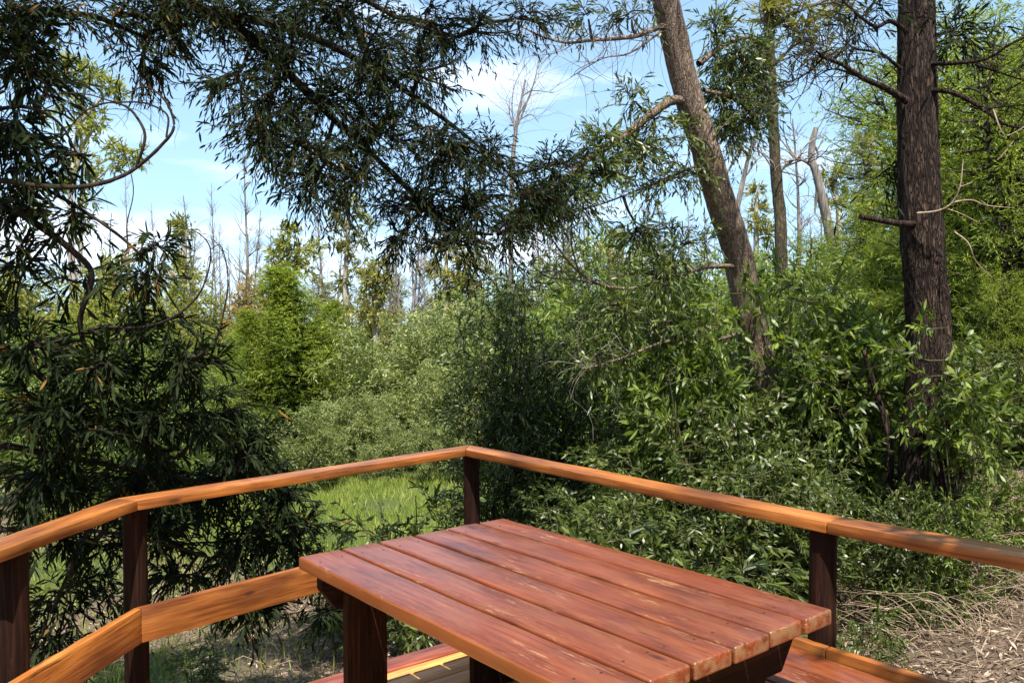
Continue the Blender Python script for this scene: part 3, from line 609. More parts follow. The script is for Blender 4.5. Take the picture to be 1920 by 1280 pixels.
# ---- dark tangled acacia left of the deck, with bare curling branches
T1 = np.array([-3.35, 3.9, float(g(-3.35, 3.9))]); tr = MB(); cr_ = MB()
tp = smooth_path([T1, T1+[.05, 0, 1.2], T1+[.0, .1, 2.3], T1+[-.1, .1, 3.4], T1+[-.05, .1, 4.4]], 6); tube(tr, tp, np.linspace(.09, .03, len(tp)), 10, rough=.06)
LP = [([(-140, 400, 4.0), (0, 388, 4.0), (60, 415, 4.05), (130, 465, 4.1), (172, 515, 4.15), (150, 600, 4.2), (165, 660, 4.25), (190, 690, 4.3)], .021, .010),
      ([(-140, 340, 3.9), (0, 339, 3.9), (50, 346, 3.9), (118, 351, 3.92), (161, 349, 3.95), (215, 336, 3.98), (259, 312, 4.0), (306, 269, 4.0), (326, 238, 4.0), (317, 201, 4.0), (296, 175, 4.0), (269, 163, 4.0), (235, 178, 4.0)], .015, .003),
      ([(255, 314, 4.0), (272, 257, 4.0), (255, 218, 4.02), (232, 198, 4.04), (201, 193, 4.05), (161, 208, 4.05), (134, 235, 4.05), (107, 272, 4.05)], .008, .002),
      ([(312, 258, 4.0), (313, 215, 4.0), (269, 193, 3.98), (215, 191, 3.96), (168, 178, 3.95), (118, 175, 3.95), (67, 191, 3.95)], .0055, .002),
      ([(165, 618, 4.2), (201, 613, 4.2), (262, 614, 4.15), (319, 598, 4.1), (363, 564, 4.1), (386, 524, 4.1), (395, 470, 4.1), (376, 440, 4.12), (340, 425, 4.12)], .009, .002),
      ([(340, 720, 4.5), (380, 690, 4.5), (396, 665, 4.5), (408, 628, 4.5), (418, 591, 4.5), (427, 541, 4.5), (425, 497, 4.5), (413, 460, 4.5), (396, 467, 4.5)], .009, .002),
      ([(60, 340, 4.1), (140, 385, 4.1), (208, 430, 4.1), (255, 470, 4.15), (296, 517, 4.2), (319, 558, 4.2), (353, 608, 4.25), (385, 660, 4.3)], .010, .003),
      ([(-120, 600, 4.0), (20, 660, 4.1), (94, 722, 4.2), (151, 773, 4.3), (208, 810, 4.4), (252, 823, 4.5), (330, 860, 4.6)], .018, .008),
      ([(-100, 820, 4.0), (40, 840, 4.2), (200, 870, 4.5), (360, 900, 4.8), (500, 930, 5.0), (600, 940, 5.2)], .02, .006),
      ([(-60, 1000, 4.1), (60, 990, 4.3), (220, 1000, 4.6), (380, 1040, 4.9), (480, 1090, 5.0)], .015, .005),
      ([(-60, 220, 4.0), (40, 200, 4.0), (110, 230, 4.05), (150, 300, 4.1)], .012, .004),
      ([(240, 470, 4.15), (238, 420, 4.2), (250, 350, 4.25), (225, 260, 4.3)], .004, .002),
      ([(100, 440, 4.1), (40, 520, 4.15), (30, 600, 4.2), (60, 690, 4.2)], .008, .003)]
PL = []
for pts, a, b in LP:
    q = path(pts, 6); PL.append(q); tube(tr, q, np.linspace(a, b, len(q)), 8, rough=.05)
ro = nearest_on(PL[:2]+PL[6:]+[tp])
C = [cl(40, 120, 4.1, 80, 90, 1.5), cl(30, 230, 4.0, 65, 60, 1.0), cl(100, 160, 4.2, 50, 40, .3), cl(50, 300, 4.0, 70, 30, .45), cl(170, 290, 4.1, 60, 16, .3), cl(20, 380, 4.1, 50, 40, .5),
     cl(60, 400, 4.1, 80, 30, .45), cl(140, 410, 4.2, 60, 18, .25), cl(40, 500, 4.1, 80, 50, .7), cl(150, 530, 4.2, 80, 30, .35), cl(300, 455, 4.1, 30, 10, .12), cl(270, 520, 4.2, 45, 18, .15), cl(310, 600, 4.3, 60, 22, .3), cl(20, 590, 4.1, 60, 40, .6),
     cl(240, 610, 4.3, 50, 25, .3), cl(60, 650, 4.1, 90, 50, 1.1), cl(200, 690, 4.3, 110, 50, 1.6), cl(340, 690, 4.4, 90, 45, 1.2),
     cl(90, 780, 4.2, 130, 70, 2.2), cl(270, 790, 4.5, 130, 70, 2.4), cl(400, 770, 4.7, 80, 55, 1.2), cl(460, 830, 4.8, 55, 50, 1.0), cl(80, 900, 4.4, 150, 70, 2.4), cl(260, 890, 4.8, 140, 75, 2.6), cl(420, 900, 5.0, 120, 70, 2.4), cl(540, 920, 5.2, 75, 60, 1.3),
     cl(100, 1010, 4.6, 150, 60, 1.5), cl(300, 990, 5.0, 140, 65, 2.3), cl(460, 1000, 5.2, 110, 70, 2.2), cl(560, 1010, 5.4, 60, 60, 1.0), cl(100, 1130, 4.7, 130, 80, 1.3), cl(330, 1090, 5.1, 100, 45, 1.1), cl(480, 1100, 5.2, 90, 40, 1.0), cl(60, 1230, 4.6, 110, 60, .9),
     cl(600, 1060, 5.5, 60, 50, 1.0), cl(480, 1150, 5.2, 60, 30, .5), cl(610, 1150, 5.5, 50, 40, .5)]
clusters_crown(cr_, C, ro, ntips=8, ntw=8, twl=.19, nleaf=9, leaf=(.078, .0125), droop=.3, grav=.5, up=0.0)
bt = MB()   # fine bare twigs springing from the curling branches
for q in (PL[1], PL[2], PL[3], PL[4], PL[5]):
    n = 16; i = rng.integers(len(q)//3, len(q)-1, n); S = q[i]; branchlets(bt, S, S+unit(rvec(n)*np.array([1, .4, 1])+[0, 0, -.4])*rng.uniform(.06, .25, (n, 1)), sag=.15, r0=.0016, r1=.0006, ntw=0, sides=3, wob=.2)
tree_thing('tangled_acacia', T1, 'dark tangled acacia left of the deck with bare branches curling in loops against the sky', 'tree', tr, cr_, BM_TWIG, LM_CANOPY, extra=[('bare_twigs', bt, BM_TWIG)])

# ---- unseen acacia added beside the deck to shade the right end of the railing
T2 = np.array([4.6, .4, float(g(4.6, .4))]); tr = MB(); cr_ = MB()
tp = smooth_path([T2, T2+[0, 0, 1.6], T2+[-.2, .1, 3.2], T2+[-.5, .2, 4.6]], 6); tube(tr, tp, np.linspace(.13, .05, len(tp)), 12, rough=.06)
clusters_crown(cr_, [((1.98, 1.0, 4.1), (.42, .55, .2), 5.0), ((2.45, .75, 4.1), (.6, .75, .3), 5.0), ((2.5, .4, 4.5), (.7, .7, .3), 3.0), ((3.1, .5, 4.1), (.7, .7, .5), 1.5), ((3.7, 1.3, 4.4), (.9, .8, .6), 2.0), ((4.3, .3, 5.0), (1.2, 1.1, .7), 2.4), ((3.1, -.2, 4.6), (.8, .8, .5), 1.8)], nearest_on([tp[8:]]), ntips=9, ntw=10, nleaf=9, leaf=(.11, .028))
tree_thing('acacia_tree', T2, 'unseen acacia added beside the right end of the deck railing to shade the rail', 'tree', tr, cr_, BM_DARK, LM_CANOPY)

# ---- leaning pink-brown trunk
def trunk_path(pts, k=6): return smooth_path(pts, k)
b = W(1462, 900, 7.9); base = np.array([b[0], b[1], float(g(b[0], b[1]))-.1])
tp = trunk_path([base, W(1445, 800, 7.85), W(1425, 690, 7.8), W(1404, 590, 7.7), W(1384, 480, 7.6), W(1352, 380, 7.45), W(1320, 270, 7.3), W(1290, 180, 7.2), W(1262, 60, 7.1), W(1236, -60, 7.0), W(1205, -260, 6.9), W(1190, -480, 6.8)], 7)
tr = MB(); tube(tr, tp, np.interp(np.linspace(0, 1, len(tp)), [0, .1, .5, .8, 1], [.165, .145, .125, .108, .07]), 44, rough=.03)
brs = [([(1296, 195, 7.2), (1262, 188, 7.1), (1225, 212, 7.0), (1190, 240, 6.9), (1150, 268, 6.8), (1100, 300, 6.7), (1060, 335, 6.6), (1010, 372, 6.5), (950, 405, 6.4)], .045, .012),
       ([(1275, 40, 7.1), (1235, 52, 7.0), (1200, 66, 6.95), (1165, 72, 6.9), (1110, 76, 6.9), (1060, 80, 6.9), (1010, 66, 6.8), (960, 40, 6.8)], .026, .005),
       ([(1240, 60, 7.0), (1180, 100, 6.9), (1130, 110, 6.9), (1070, 145, 6.85)], .010, .003),
       ([(1400, 500, 7.6), (1330, 500, 7.4), (1260, 520, 7.2), (1190, 540, 7.1), (1130, 535, 7.0), (1085, 510, 7.0), (1050, 470, 6.9), (1030, 440, 6.9)], .022, .005),
       ([(1130, 535, 7.0), (1080, 525, 7.0), (1030, 520, 6.95), (1000, 500, 6.9)], .010, .004),
       ([(1085, 510, 7.0), (1072, 460, 6.95), (1072, 420, 6.9), (1060, 380, 6.9)], .008, .003),
       ([(1330, 300, 7.3), (1260, 330, 7.2), (1200, 355, 7.1), (1120, 385, 7.0), (1060, 395, 6.9)], .014, .004),
       ([(1310, 120, 7.2), (1350, 90, 7.4), (1400, 70, 7.6), (1440, 90, 7.7)], .03, .01),
       ([(1320, 170, 7.2), (1370, 180, 7.4), (1420, 190, 7.5), (1450, 230, 7.6)], .02, .008),
       ([(1400, 620, 7.7), (1330, 640, 7.3), (1250, 640, 7.0), (1170, 670, 6.8), (1100, 690, 6.7), (1080, 685, 6.6)], .018, .004)]
bp = []
for pts, a, bb in brs:
    q = path(pts, 5); bp.append(q); tube(tr, q, np.linspace(a, bb, len(q)), 8, rough=.05)
bt = MB()
for q, n in ((bp[1], 70), (bp[2], 30), (bp[3], 50), (bp[4], 24), (bp[5], 24), (bp[6], 40), (bp[9], 30)):
    i = rng.integers(2, len(q)-1, n); S = q[i]; branchlets(bt, S, S+unit(rvec(n)*np.array([1, .6, 1])+[-.5, 0, -.1])*rng.uniform(.15, .6, (n, 1)), sag=.18, r0=.0032, r1=.0009, ntw=0, sides=3, wob=.25, K=8)
cr_ = MB()
C = [cl(1385, 110, 7.6, 70, 60, 2.2, .5), cl(1360, 180, 7.5, 60, 60, 1.8, .4), cl(1430, 150, 7.7, 45, 70, 1.4, .4), cl(1400, 225, 7.5, 50, 45, 1.2, .35), cl(1340, 60, 7.4, 40, 40, .8), cl(1360, 260, 7.4, 40, 40, .6),
     cl(1200, 290, 7.0, 75, 45, 1.4), cl(1130, 330, 6.8, 75, 40, 1.4), cl(1060, 360, 6.6, 70, 45, 1.4), cl(1230, 225, 7.0, 40, 35, .6), cl(1120, 270, 6.8, 60, 30, .8), cl(1250, 340, 7.1, 45, 30, .6), cl(1180, 180, 7, 40, 20, .25), cl(1000, 400, 6.5, 60, 40, 1.0),
     cl(1200, 440, 7.1, 70, 45, .9), cl(1270, 450, 7.2, 60, 40, .9), cl(1240, 520, 7.1, 80, 40, 1.1), cl(1160, 590, 6.9, 90, 50, 1.2), cl(1260, 600, 7.1, 70, 45, 1.1), cl(1120, 660, 6.8, 70, 40, .9), cl(1180, 20, 6.9, 70, 25, .5), cl(1100, 15, 6.9, 60, 20, .4),
     cl(1290, 250, 7.0, 28, 40, .5), cl(1310, 330, 7.1, 30, 40, .3),
     ((.9, 6.3, 5.5), (.8, .7, .5), .8)]
clusters_crown(cr_, C, nearest_on(bp+[tp[40:]]), ntips=9, ntw=9, twl=.27, nleaf=10, leaf=(.07, .0125), droop=.3, grav=.4)
tree_thing('leaning_tree', base, 'leaning tree with a pinkish brown furrowed trunk right of centre', 'tree', tr, cr_, BM_PINK, LM_SHRUB, extra=[('bare_twigs', bt, BM_DEAD)])

# ---- thick dark trunk on the right
b = W(1728, 900, 6.4); base = np.array([b[0], b[1], float(g(b[0], b[1]))-.1])
tp = trunk_path([base, W(1728, 900, 6.4), W(1733, 780, 6.38), W(1741, 660, 6.35), W(1738, 560, 6.33), W(1728, 450, 6.3), W(1722, 300, 6.3), W(1719, 150, 6.3), W(1718, 0, 6.3), W(1714, -200, 6.3), W(1705, -500, 6.3)], 8)
tr = MB(); tube(tr, tp, np.interp(np.linspace(0, 1, len(tp)), [0, .2, .35, .5, .7, 1], [.185, .152, .155, .15, .138, .10]), 52, rough=.035)
b2 = W(1790, 930, 6.35)
t2 = trunk_path([np.array([b2[0], b2[1], float(g(b2[0], b2[1]))-.1]), W(1790, 900, 6.3), W(1782, 800, 6.27), W(1770, 720, 6.25), W(1756, 640, 6.27), W(1748, 560, 6.33)], 6)
tube(tr, t2, np.linspace(.09, .085, len(t2)), 26, rough=.035)
brs = [([(1700, 190, 6.2), (1660, 165, 6.1), (1620, 148, 6.0), (1580, 122, 5.9), (1545, 108, 5.85), (1530, 95, 5.8)], .028, .006),
       ([(1625, 150, 6.0), (1600, 140, 5.95), (1560, 130, 5.9), (1520, 150, 5.9)], .012, .003),
       ([(1545, 108, 5.85), (1535, 118, 5.85), (1510, 140, 5.9), (1480, 155, 5.9)], .007, .003),
       ([(1700, 60, 6.2), (1670, 40, 6.1), (1640, 50, 6.0), (1600, 20, 6.0), (1560, -20, 6)], .02, .006), ([(1690, 130, 6.2), (1650, 100, 6.1), (1600, 90, 6.0), (1570, 60, 6.0)], .014, .004),
       ([(1740, 170, 6.2), (1780, 172, 6.1), (1820, 190, 6.0), (1850, 210, 5.95), (1890, 235, 5.9), (1950, 245, 5.9)], .022, .007), ([(1850, 205, 5.95), (1880, 200, 5.9), (1950, 195, 5.9)], .01, .004),
       ([(1745, 120, 6.2), (1800, 118, 6.0), (1850, 110, 5.9), (1900, 80, 5.8), (1950, 60, 5.8)], .018, .006), ([(1830, 122, 6), (1870, 135, 5.9), (1930, 155, 5.8)], .01, .004),
       ([(1735, 420, 6.3), (1700, 420, 6.15), (1660, 415, 6.05), (1612, 406, 6.0)], .028, .018)]
bp = []
for pts, a, bb in brs:
    q = path(pts, 5); bp.append(q); tube(tr, q, np.linspace(a, bb, len(q)), 8, rough=.05)
bt = MB()
for q, n in [(x, 40) for x in bp[:5]]+[(x, 26) for x in bp[5:9]]:
    i = rng.integers(2, len(q)-1, n); S = q[i]; sx = -1 if q[-1][0] < q[0][0] else 1
    branchlets(bt, S, S+unit(rvec(n)*np.array([1, .6, 1])+[sx*.7, 0, -.05])*rng.uniform(.12, .5, (n, 1)), sag=.15, r0=.003, r1=.0009, ntw=0, sides=3, wob=.22, K=7)
dead = []
for pts, a, bb in [([(1720, 400, 6.12), (1760, 395, 6.0), (1785, 380, 5.95), (1800, 350, 5.9), (1806, 300, 5.9)], .009, .003), ([(1785, 380, 5.95), (1820, 375, 5.9), (1850, 385, 5.9), (1900, 390, 5.9)], .007, .002), ([(1770, 390, 6), (1800, 400, 5.9), (1840, 420, 5.9)], .005, .002), ([(1800, 350, 5.9), (1815, 345, 5.9), (1825, 340, 5.9)], .004, .002), ([(1862, 205, 5.9), (1880, 250, 5.85), (1900, 250, 5.85), (1940, 225, 5.8)], .006, .003), ([(1900, 265, 5.9), (1880, 290, 5.9), (1870, 300, 5.9)], .004, .002), ([(1790, 435, 6), (1815, 455, 5.9), (1830, 490, 5.9), (1860, 520, 5.9)], .006, .002)]:
    q = path(pts, 5); ds = MB(); tube(ds, q, np.linspace(a, bb, len(q)), 6, rough=.06); dead.append(('dead_branch', ds, BM_STRAW))
cr_ = MB()
C = [cl(1600, 40, 6.1, 55, 40, .35), cl(1810, 60, 6.3, 50, 60, .9), cl(1650, 330, 6.6, 30, 60, .2), ((2.6, 6, 5.3), (1.2, 1, .5), 1.6), ((3.6, 6, 5.6), (1.2, 1, .6), 1.8), ((3.2, 5.4, 6.2), (1.2, 1, .6), 1.6)]
clusters_crown(cr_, C, nearest_on(bp+[tp[50:]]), ntips=8, ntw=8, nleaf=8, leaf=(.09, .014))
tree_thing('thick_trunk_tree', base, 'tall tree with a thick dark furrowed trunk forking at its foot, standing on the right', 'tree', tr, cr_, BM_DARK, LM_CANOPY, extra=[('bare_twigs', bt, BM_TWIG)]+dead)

# ---- slim mossy trunk
def simple_tree(name, label, pts, r0, r1, bark, leafm, clusters=(), branches=(), twn=0, leaf=(.1, .02), detail=1, ntips=8, ntw=8, twig_mat=None, sides=12, cat='tree', group=None, twl=.35, k=5, ntleaf=8, rough=.05, twlen=(.3, 1.0)):
    w = W(*pts[-1]); b = np.array([w[0], w[1], float(g(w[0], w[1]))-.1])
    P = smooth_path([W(*q) for q in pts]+([b] if w[2] > b[2]+.3 else []), k); tr = MB(); tube(tr, P, np.linspace(r1, r0, len(P)), sides, rough=rough)
    bp = []
    for q in branches:
        rr = q[-1]; qq = path(q[:-1], 4); bp.append(qq); tube(tr, qq, np.linspace(rr, rr*.25, len(qq)), 6, rough=.05)
    ex = []
    if twn:
        bt = MB()
        for q in bp+[P[:len(P)//2]]:
            i = rng.integers(0, len(q)-1, twn); S = q[i]; branchlets(bt, S, S+unit(rvec(twn)*np.array([1, .6, .6])+[0, 0, .4])*rng.uniform(*twlen, (twn, 1)), sag=.1, r0=r1*.18, r1=r1*.05, ntw=0, sides=3, wob=.15, K=6)
        ex = [('bare_twigs', bt, twig_mat or bark)]
    cm = None
    if clusters:
        cm = MB(); clusters_crown(cm, [cl(*c) for c in clusters], nearest_on(bp+[P[:max(4, int(len(P)*.7))]]), ntips=ntips, ntw=ntw, twl=twl, nleaf=ntleaf, leaf=leaf, detail=detail, geo=False, sides=3, droop=.1, grav=.2)
    return tree_thing(name, b, label, cat, tr, cm, bark, leafm, group, extra=ex)
simple_tree('slim_tree', 'slim straight mossy trunk rising between the leaning tree and the thick dark trunk', [(1438, -60, 14), (1442, 60, 14), (1448, 200, 14), (1455, 330, 14), (1463, 415, 14), (1466, 560, 14)], .11, .08, BM_LICH, LM_EUC,
            clusters=[(1480, 20, 14, 50, 30, 1.4), (1500, 60, 14, 40, 25, .9), (1430, 30, 14, 25, 30, .6), (1540, 90, 14, 50, 20, .7), (1570, 30, 14, 50, 30, 1.0), (1440, 120, 14, 20, 40, .5)],
            branches=[[(1442, 60, 14), (1480, 30, 13.8), (1530, 10, 13.8), (1600, 0, 13.8), .03], [(1445, 130, 14), (1500, 80, 14), (1560, 90, 14), .03], [(1455, 330, 14), (1490, 300, 14), (1520, 310, 14), .02]], twn=22, twig_mat=BM_DEAD, leaf=(.16, .03))
simple_tree('broken_snag', 'broken dead snag with a snapped crooked top and one arched branch against blue sky', [(1530, 240, 20), (1523, 268, 20), (1522, 300, 20), (1532, 330, 20), (1542, 375, 20), (1553, 425, 20), (1570, 520, 20)], .15, .06, BM_DEAD, None,
            branches=[[(1524, 312, 20), (1505, 300, 20), (1485, 300, 20), (1462, 318, 20), .05], [(1524, 270, 20), (1533, 285, 20), (1531, 300, 20), .04], [(1535, 345, 20), (1530, 375, 20), (1528, 400, 20), .06]], twn=5, twlen=(.3, .9))
simple_tree('dead_tree', 'grey dead tree leaning right behind the leaning trunk', [(1425, 235, 17), (1405, 290, 17), (1392, 345, 17), (1381, 400, 17), (1370, 500, 17)], .08, .025, BM_DEAD, None, branches=[[(1405, 290, 17), (1380, 270, 17), (1372, 240, 17), .03], [(1398, 330, 17), (1420, 300, 17), (1440, 285, 17), .02], [(1360, 330, 17), (1385, 285, 17), (1400, 250, 17), .03]], twn=20, twlen=(.3, 1.1))
simple_tree('dead_tree', 'dead tree with a broom of bare branches in the sky gap above the canopy', [(985, 150, 28), (975, 200, 28), (968, 240, 28), (960, 330, 28), (958, 500, 28)], .10, .03, BM_DEAD, None,
            branches=[[(966, 245, 28), (985, 200, 28), (1000, 160, 28), (1012, 105, 28), .04], [(965, 250, 28), (960, 200, 28), (965, 160, 28), (985, 120, 28), .03], [(970, 220, 28), (990, 185, 28), (1005, 140, 28), (1010, 100, 28), .03], [(965, 240, 28), (955, 210, 28), (957, 180, 28), .02], [(966, 230, 28), (995, 215, 28), (1010, 230, 28), .03], [(980, 180, 28), (1000, 170, 28), (1040, 175, 28), .03]], twn=16, twlen=(.6, 2.4))

# ================================================================== far trees
GUMS = [('tall_gum_tree', 'tallest gum tree on the left skyline with yellow-green umbrella clumps and pale twin trunks', 45, [(165, 135), (150, 220), (135, 330), (132, 420), (136, 520)],
         [[(150, 230), (185, 190), (215, 165), .12], [(140, 300), (170, 250), (190, 225), .12], [(136, 350), (150, 290), (152, 250), (145, 180), .14], [(150, 520), (152, 400), (153, 320), .14], [(153, 330), (200, 300), (250, 285), .08], [(152, 360), (190, 330), (215, 300), .08], [(138, 330), (110, 290), (100, 230), .1], [(150, 420), (120, 380), (95, 360), .06], [(152, 440), (175, 400), (185, 380), .06]],
         [(135, 118, 28, 8, 1), (155, 135, 22, 10, 1), (182, 148, 24, 10, 1.2), (205, 160, 20, 10, 1), (224, 172, 14, 9, .7), (110, 150, 20, 8, .7), (128, 190, 24, 9, .8), (165, 205, 24, 10, .9), (182, 228, 24, 14, 1), (168, 255, 18, 18, .9), (100, 225, 20, 9, .6), (145, 240, 18, 12, .6), (215, 272, 18, 8, .8), (228, 290, 16, 8, .7), (256, 286, 16, 8, .7), (250, 305, 12, 5, .4), (210, 310, 24, 8, .9), (190, 328, 22, 7, .7), (150, 300, 16, 16, .7), (120, 330, 22, 8, .6), (170, 378, 20, 8, .6), (110, 350, 18, 8, .6), (85, 395, 22, 9, .7), (60, 350, 26, 10, .7), (160, 420, 18, 8, .5)]),
        ('gum_tree', 'slender olive gum tree with airy clumps left of the hanging canopy', 40, [(655, 375), (652, 440), (648, 520), (650, 600)], [[(652, 450), (635, 410), (628, 385), .07], [(650, 500), (675, 450), (690, 420), .06]],
         [(650, 378, 18, 9, 1), (632, 400, 14, 9, .7), (675, 405, 18, 10, .8), (640, 430, 20, 10, .9), (665, 450, 22, 10, .9), (640, 470, 22, 14, 1), (660, 500, 18, 12, .8), (640, 530, 22, 14, .9), (655, 570, 18, 14, .8), (690, 425, 12, 8, .5)]),
        ('gum_tree', 'pale yellow-green open gum tree behind the lime conical tree', 36, [(545, 425), (540, 470), (542, 540), (540, 600)], [[(541, 500), (565, 470), (580, 455), .05], [(541, 520), (515, 490), (505, 470), .05]],
         [(545, 435, 14, 14, 1), (535, 460, 18, 14, 1), (560, 465, 18, 12, 1), (580, 470, 14, 12, .8), (515, 480, 16, 12, .8), (545, 495, 22, 14, 1.2), (575, 500, 16, 12, .8), (520, 515, 18, 12, .8)]),
        ('gum_tree', 'bushy olive gum tree between bare trunks at the centre skyline', 34, [(708, 500), (706, 560), (705, 640)], [[(706, 570), (690, 540), (680, 520), .04]], [(708, 500, 22, 14, 1.2), (695, 525, 26, 16, 1.4), (720, 530, 22, 16, 1.2), (705, 560, 30, 18, 1.6), (715, 595, 26, 16, 1.2), (690, 590, 22, 14, 1)]),
        ('gum_tree', 'grey-green gum tree with drooping clumps below the canopy at centre', 32, [(840, 440), (836, 520), (838, 620)], [[(837, 540), (865, 500), (880, 480), .06], [(837, 560), (810, 520), (800, 490), .05]], [(845, 470, 30, 14, 1.2), (870, 490, 26, 14, 1.1), (815, 500, 22, 14, 1), (840, 520, 28, 18, 1.4), (865, 540, 24, 16, 1.1), (830, 560, 24, 16, 1.1), (850, 590, 22, 14, .9)]),
        ('gum_tree', 'small dark gum tree with a few clumps beside the broken snag', 38, [(1565, 320), (1570, 380), (1575, 460)], [[(1570, 390), (1555, 350), (1550, 330), .05]], [(1562, 322, 16, 9, .9), (1550, 338, 12, 7, .6), (1575, 345, 14, 10, .8), (1560, 370, 16, 10, .8), (1580, 385, 16, 12, .8)]),
        ('gum_tree', 'low gum tree with a thin flat crown right of the leaning trunk', 42, [(1420, 355), (1418, 400), (1418, 480)], [], [(1418, 356, 18, 4, .8), (1420, 395, 14, 12, .9), (1415, 425, 24, 14, 1.1), (1440, 440, 22, 14, 1)]),
        ('gum_tree', 'small gum tree with thin clumps right of the tall left gum', 48, [(345, 415), (346, 450), (345, 520)], [], [(342, 420, 12, 6, .7), (332, 430, 10, 5, .5), (352, 432, 9, 5, .5), (350, 490, 18, 12, 1), (345, 515, 22, 10, 1)]),
        ('gum_tree', 'olive gum tree half hidden behind the canopy tip right of centre', 36, [(1145, 440), (1142, 500), (1140, 600)], [[(1142, 510), (1160, 480), (1170, 460), .05]], [(1145, 450, 20, 14, 1), (1130, 480, 24, 14, 1.2), (1160, 490, 24, 14, 1.1), (1140, 520, 28, 16, 1.3)])]
for nm, lab, d, pts, brs, cls_ in GUMS:
    s = d/45
    simple_tree(nm, lab, [(a, b_, d) for a, b_ in pts], .22*s, .07*s, BM_PALE, LM_EUC if 'yellow' not in lab else LM_GOLD, clusters=[(a, b_, d, rx, ry, q) for a, b_, rx, ry, q in cls_],
                branches=[[(a, b_, d) for a, b_ in q[:-1]]+[q[-1]] for q in brs], leaf=(.3*s, .085*s), ntips=6, ntw=7, twl=.55*s, sides=8)

# bare dead trunks on the skyline: three kinds, copied
DEADP = []
for v in range(4):
    tr = MB(); h = 12; K = 12; t_ = np.linspace(0, 1, K); P = np.stack([.25*np.sin(t_*3+v)*t_, .2*np.cos(t_*4+v)*t_, h*t_], 1); tube(tr, P, .11*(1-.85*t_)+.008, 6, rough=.05)
    tw = MB(); n = 22+4*v; tb = rng.uniform(.35, .98, n); i0 = (tb*(K-1)).astype(int); S = P[i0]; an = rng.random(n)*6.283; ln = (1.25-tb)*rng.uniform(1.0, 2.6, n)
    E_ = S+np.stack([np.cos(an)*ln*.6, np.sin(an)*ln*.6, ln*rng.uniform(.5, 1.2, n)], 1); branchlets(tw, S, E_, sag=-.08, r0=.03, r1=.006, ntw=0, sides=3, wob=.06)
    S2 = np.repeat((S+E_)/2, 4, 0)+rng.normal(0, .1, (n*4, 3)); branchlets(tw, S2, S2+unit(rvec(n*4)*[1, 1, .4]+[0, 0, .8])*rng.uniform(.4, 1.2, (n*4, 1)), sag=0, r0=.011, r1=.004, ntw=0, sides=3, wob=.1)
    DEADP.append((tr.mesh('dead_trunk', [BM_DEAD]), tw.mesh('dead_branches', [BM_DEAD]), h))
dl = [(246, 320, 44), (280, 400, 60), (296, 375, 55), (345, 455, 60), (369, 370, 55), (388, 430, 58), (403, 345, 52), (414, 420, 60), (427, 455, 55), (437, 425, 48), (470, 395, 60), (508, 430, 56), (576, 450, 58), (590, 470, 55), (605, 385, 42), (625, 440, 55), (684, 470, 50), (725, 440, 48), (734, 460, 36), (742, 430, 52), (754, 455, 30),
      (775, 450, 44), (783, 470, 40), (797, 455, 28), (822, 430, 33), (833, 450, 38), (872, 480, 40), (893, 500, 40), (915, 470, 36), (940, 480, 42), (1015, 400, 42), (1028, 390, 45), (1040, 380, 38), (1052, 360, 40), (1066, 400, 42), (1080, 375, 36), (1093, 360, 40), (1105, 395, 44), (1120, 420, 45), (1176, 420, 44), (1199, 350, 40), (1222, 420, 46), (1300, 390, 44), (1325, 400, 44), (1404, 350, 44), (1486, 230, 30), (1500, 380, 44), (1545, 350, 44), (1515, 400, 40), (660, 470, 60), (570, 520, 60), (1238, 380, 42), (985, 440, 44), (1258, 400, 40), (20, 380, 40), (40, 430, 44), (205, 400, 50), (325, 440, 64), (358, 430, 62), (450, 440, 62), (485, 450, 60), (530, 480, 58)]
for i, (px, py, d) in enumerate(dl):
    put('dead_tree', DEADP[i % 4], px, d, py, 'thin bare dead tree among the row of grey trunks on the skyline', 'dead tree', 'bare dead trees on the skyline', names=('trunk', 'branches'), wide=random.uniform(.45, 1.5)).rotation_euler.x = random.gauss(0, .05)
put('dead_tree', DEADP[1], 460, 44, 290, 'tallest straight bare pale dead tree standing against open sky above the lime conical tree', 'dead tree', 'bare dead trees on the skyline', names=('trunk', 'branches'), wide=.95)
put('dead_tree', DEADP[2], 769, 26, 440, 'thick dark bare trunk below the canopy at the centre skyline', 'dead tree', 'bare dead trees on the skyline', names=('trunk', 'branches'), wide=1.7)

# prototypes of far and middle vegetation
PG = protos('round_gold', BM_TWIG, LM_GOLD, 2, h=6, spread=2.0, nst=5, nbr=26, ntw=9, nleaf=9, leaf=(.17, .06), detail=1, prof='round', stem_r=.06, twl=.55, geo=False, lean=.35, base_r=.2)
PGR = protos('round_green', BM_TWIG, LM_LIME, 2, h=6, spread=2.0, nst=5, nbr=26, ntw=9, nleaf=9, leaf=(.15, .05), detail=1, prof='round', stem_r=.06, twl=.5, geo=False, lean=.35, base_r=.2)
PBZ = protos('round_bronze', BM_TWIG, LM_BRONZE, 1, h=6, spread=1.9, nst=5, nbr=26, ntw=9, nleaf=9, leaf=(.17, .06), detail=1, prof='round', stem_r=.06, twl=.5, geo=False, lean=.35, base_r=.2)
PS = protos('silver_shrub', BM_GREENTW, LM_SILVER, 3, h=3.4, spread=1.0, nst=8, nbr=15, ntw=14, nleaf=9, leaf=(.095, .026), detail=1, prof='round', stem_r=.02, twl=.3, geo=False, lean=.45)
PM = protos('green_shrub', BM_GREENTW, LM_BRIGHT, 3, h=3.4, spread=1.0, nst=8, nbr=15, ntw=14, nleaf=9, leaf=(.095, .025), detail=1, prof='round', stem_r=.02, twl=.3, geo=False, lean=.45)
PC = protos('lime_cone', BM_TWIG, LM_LIME, 1, h=4.6, spread=1.45, nst=1, nbr=360, ntw=16, nleaf=11, leaf=(.055, .014), detail=1, prof='cone', stem_r=.05, twl=.26, geo=False, upb=.9, tlo=.04)
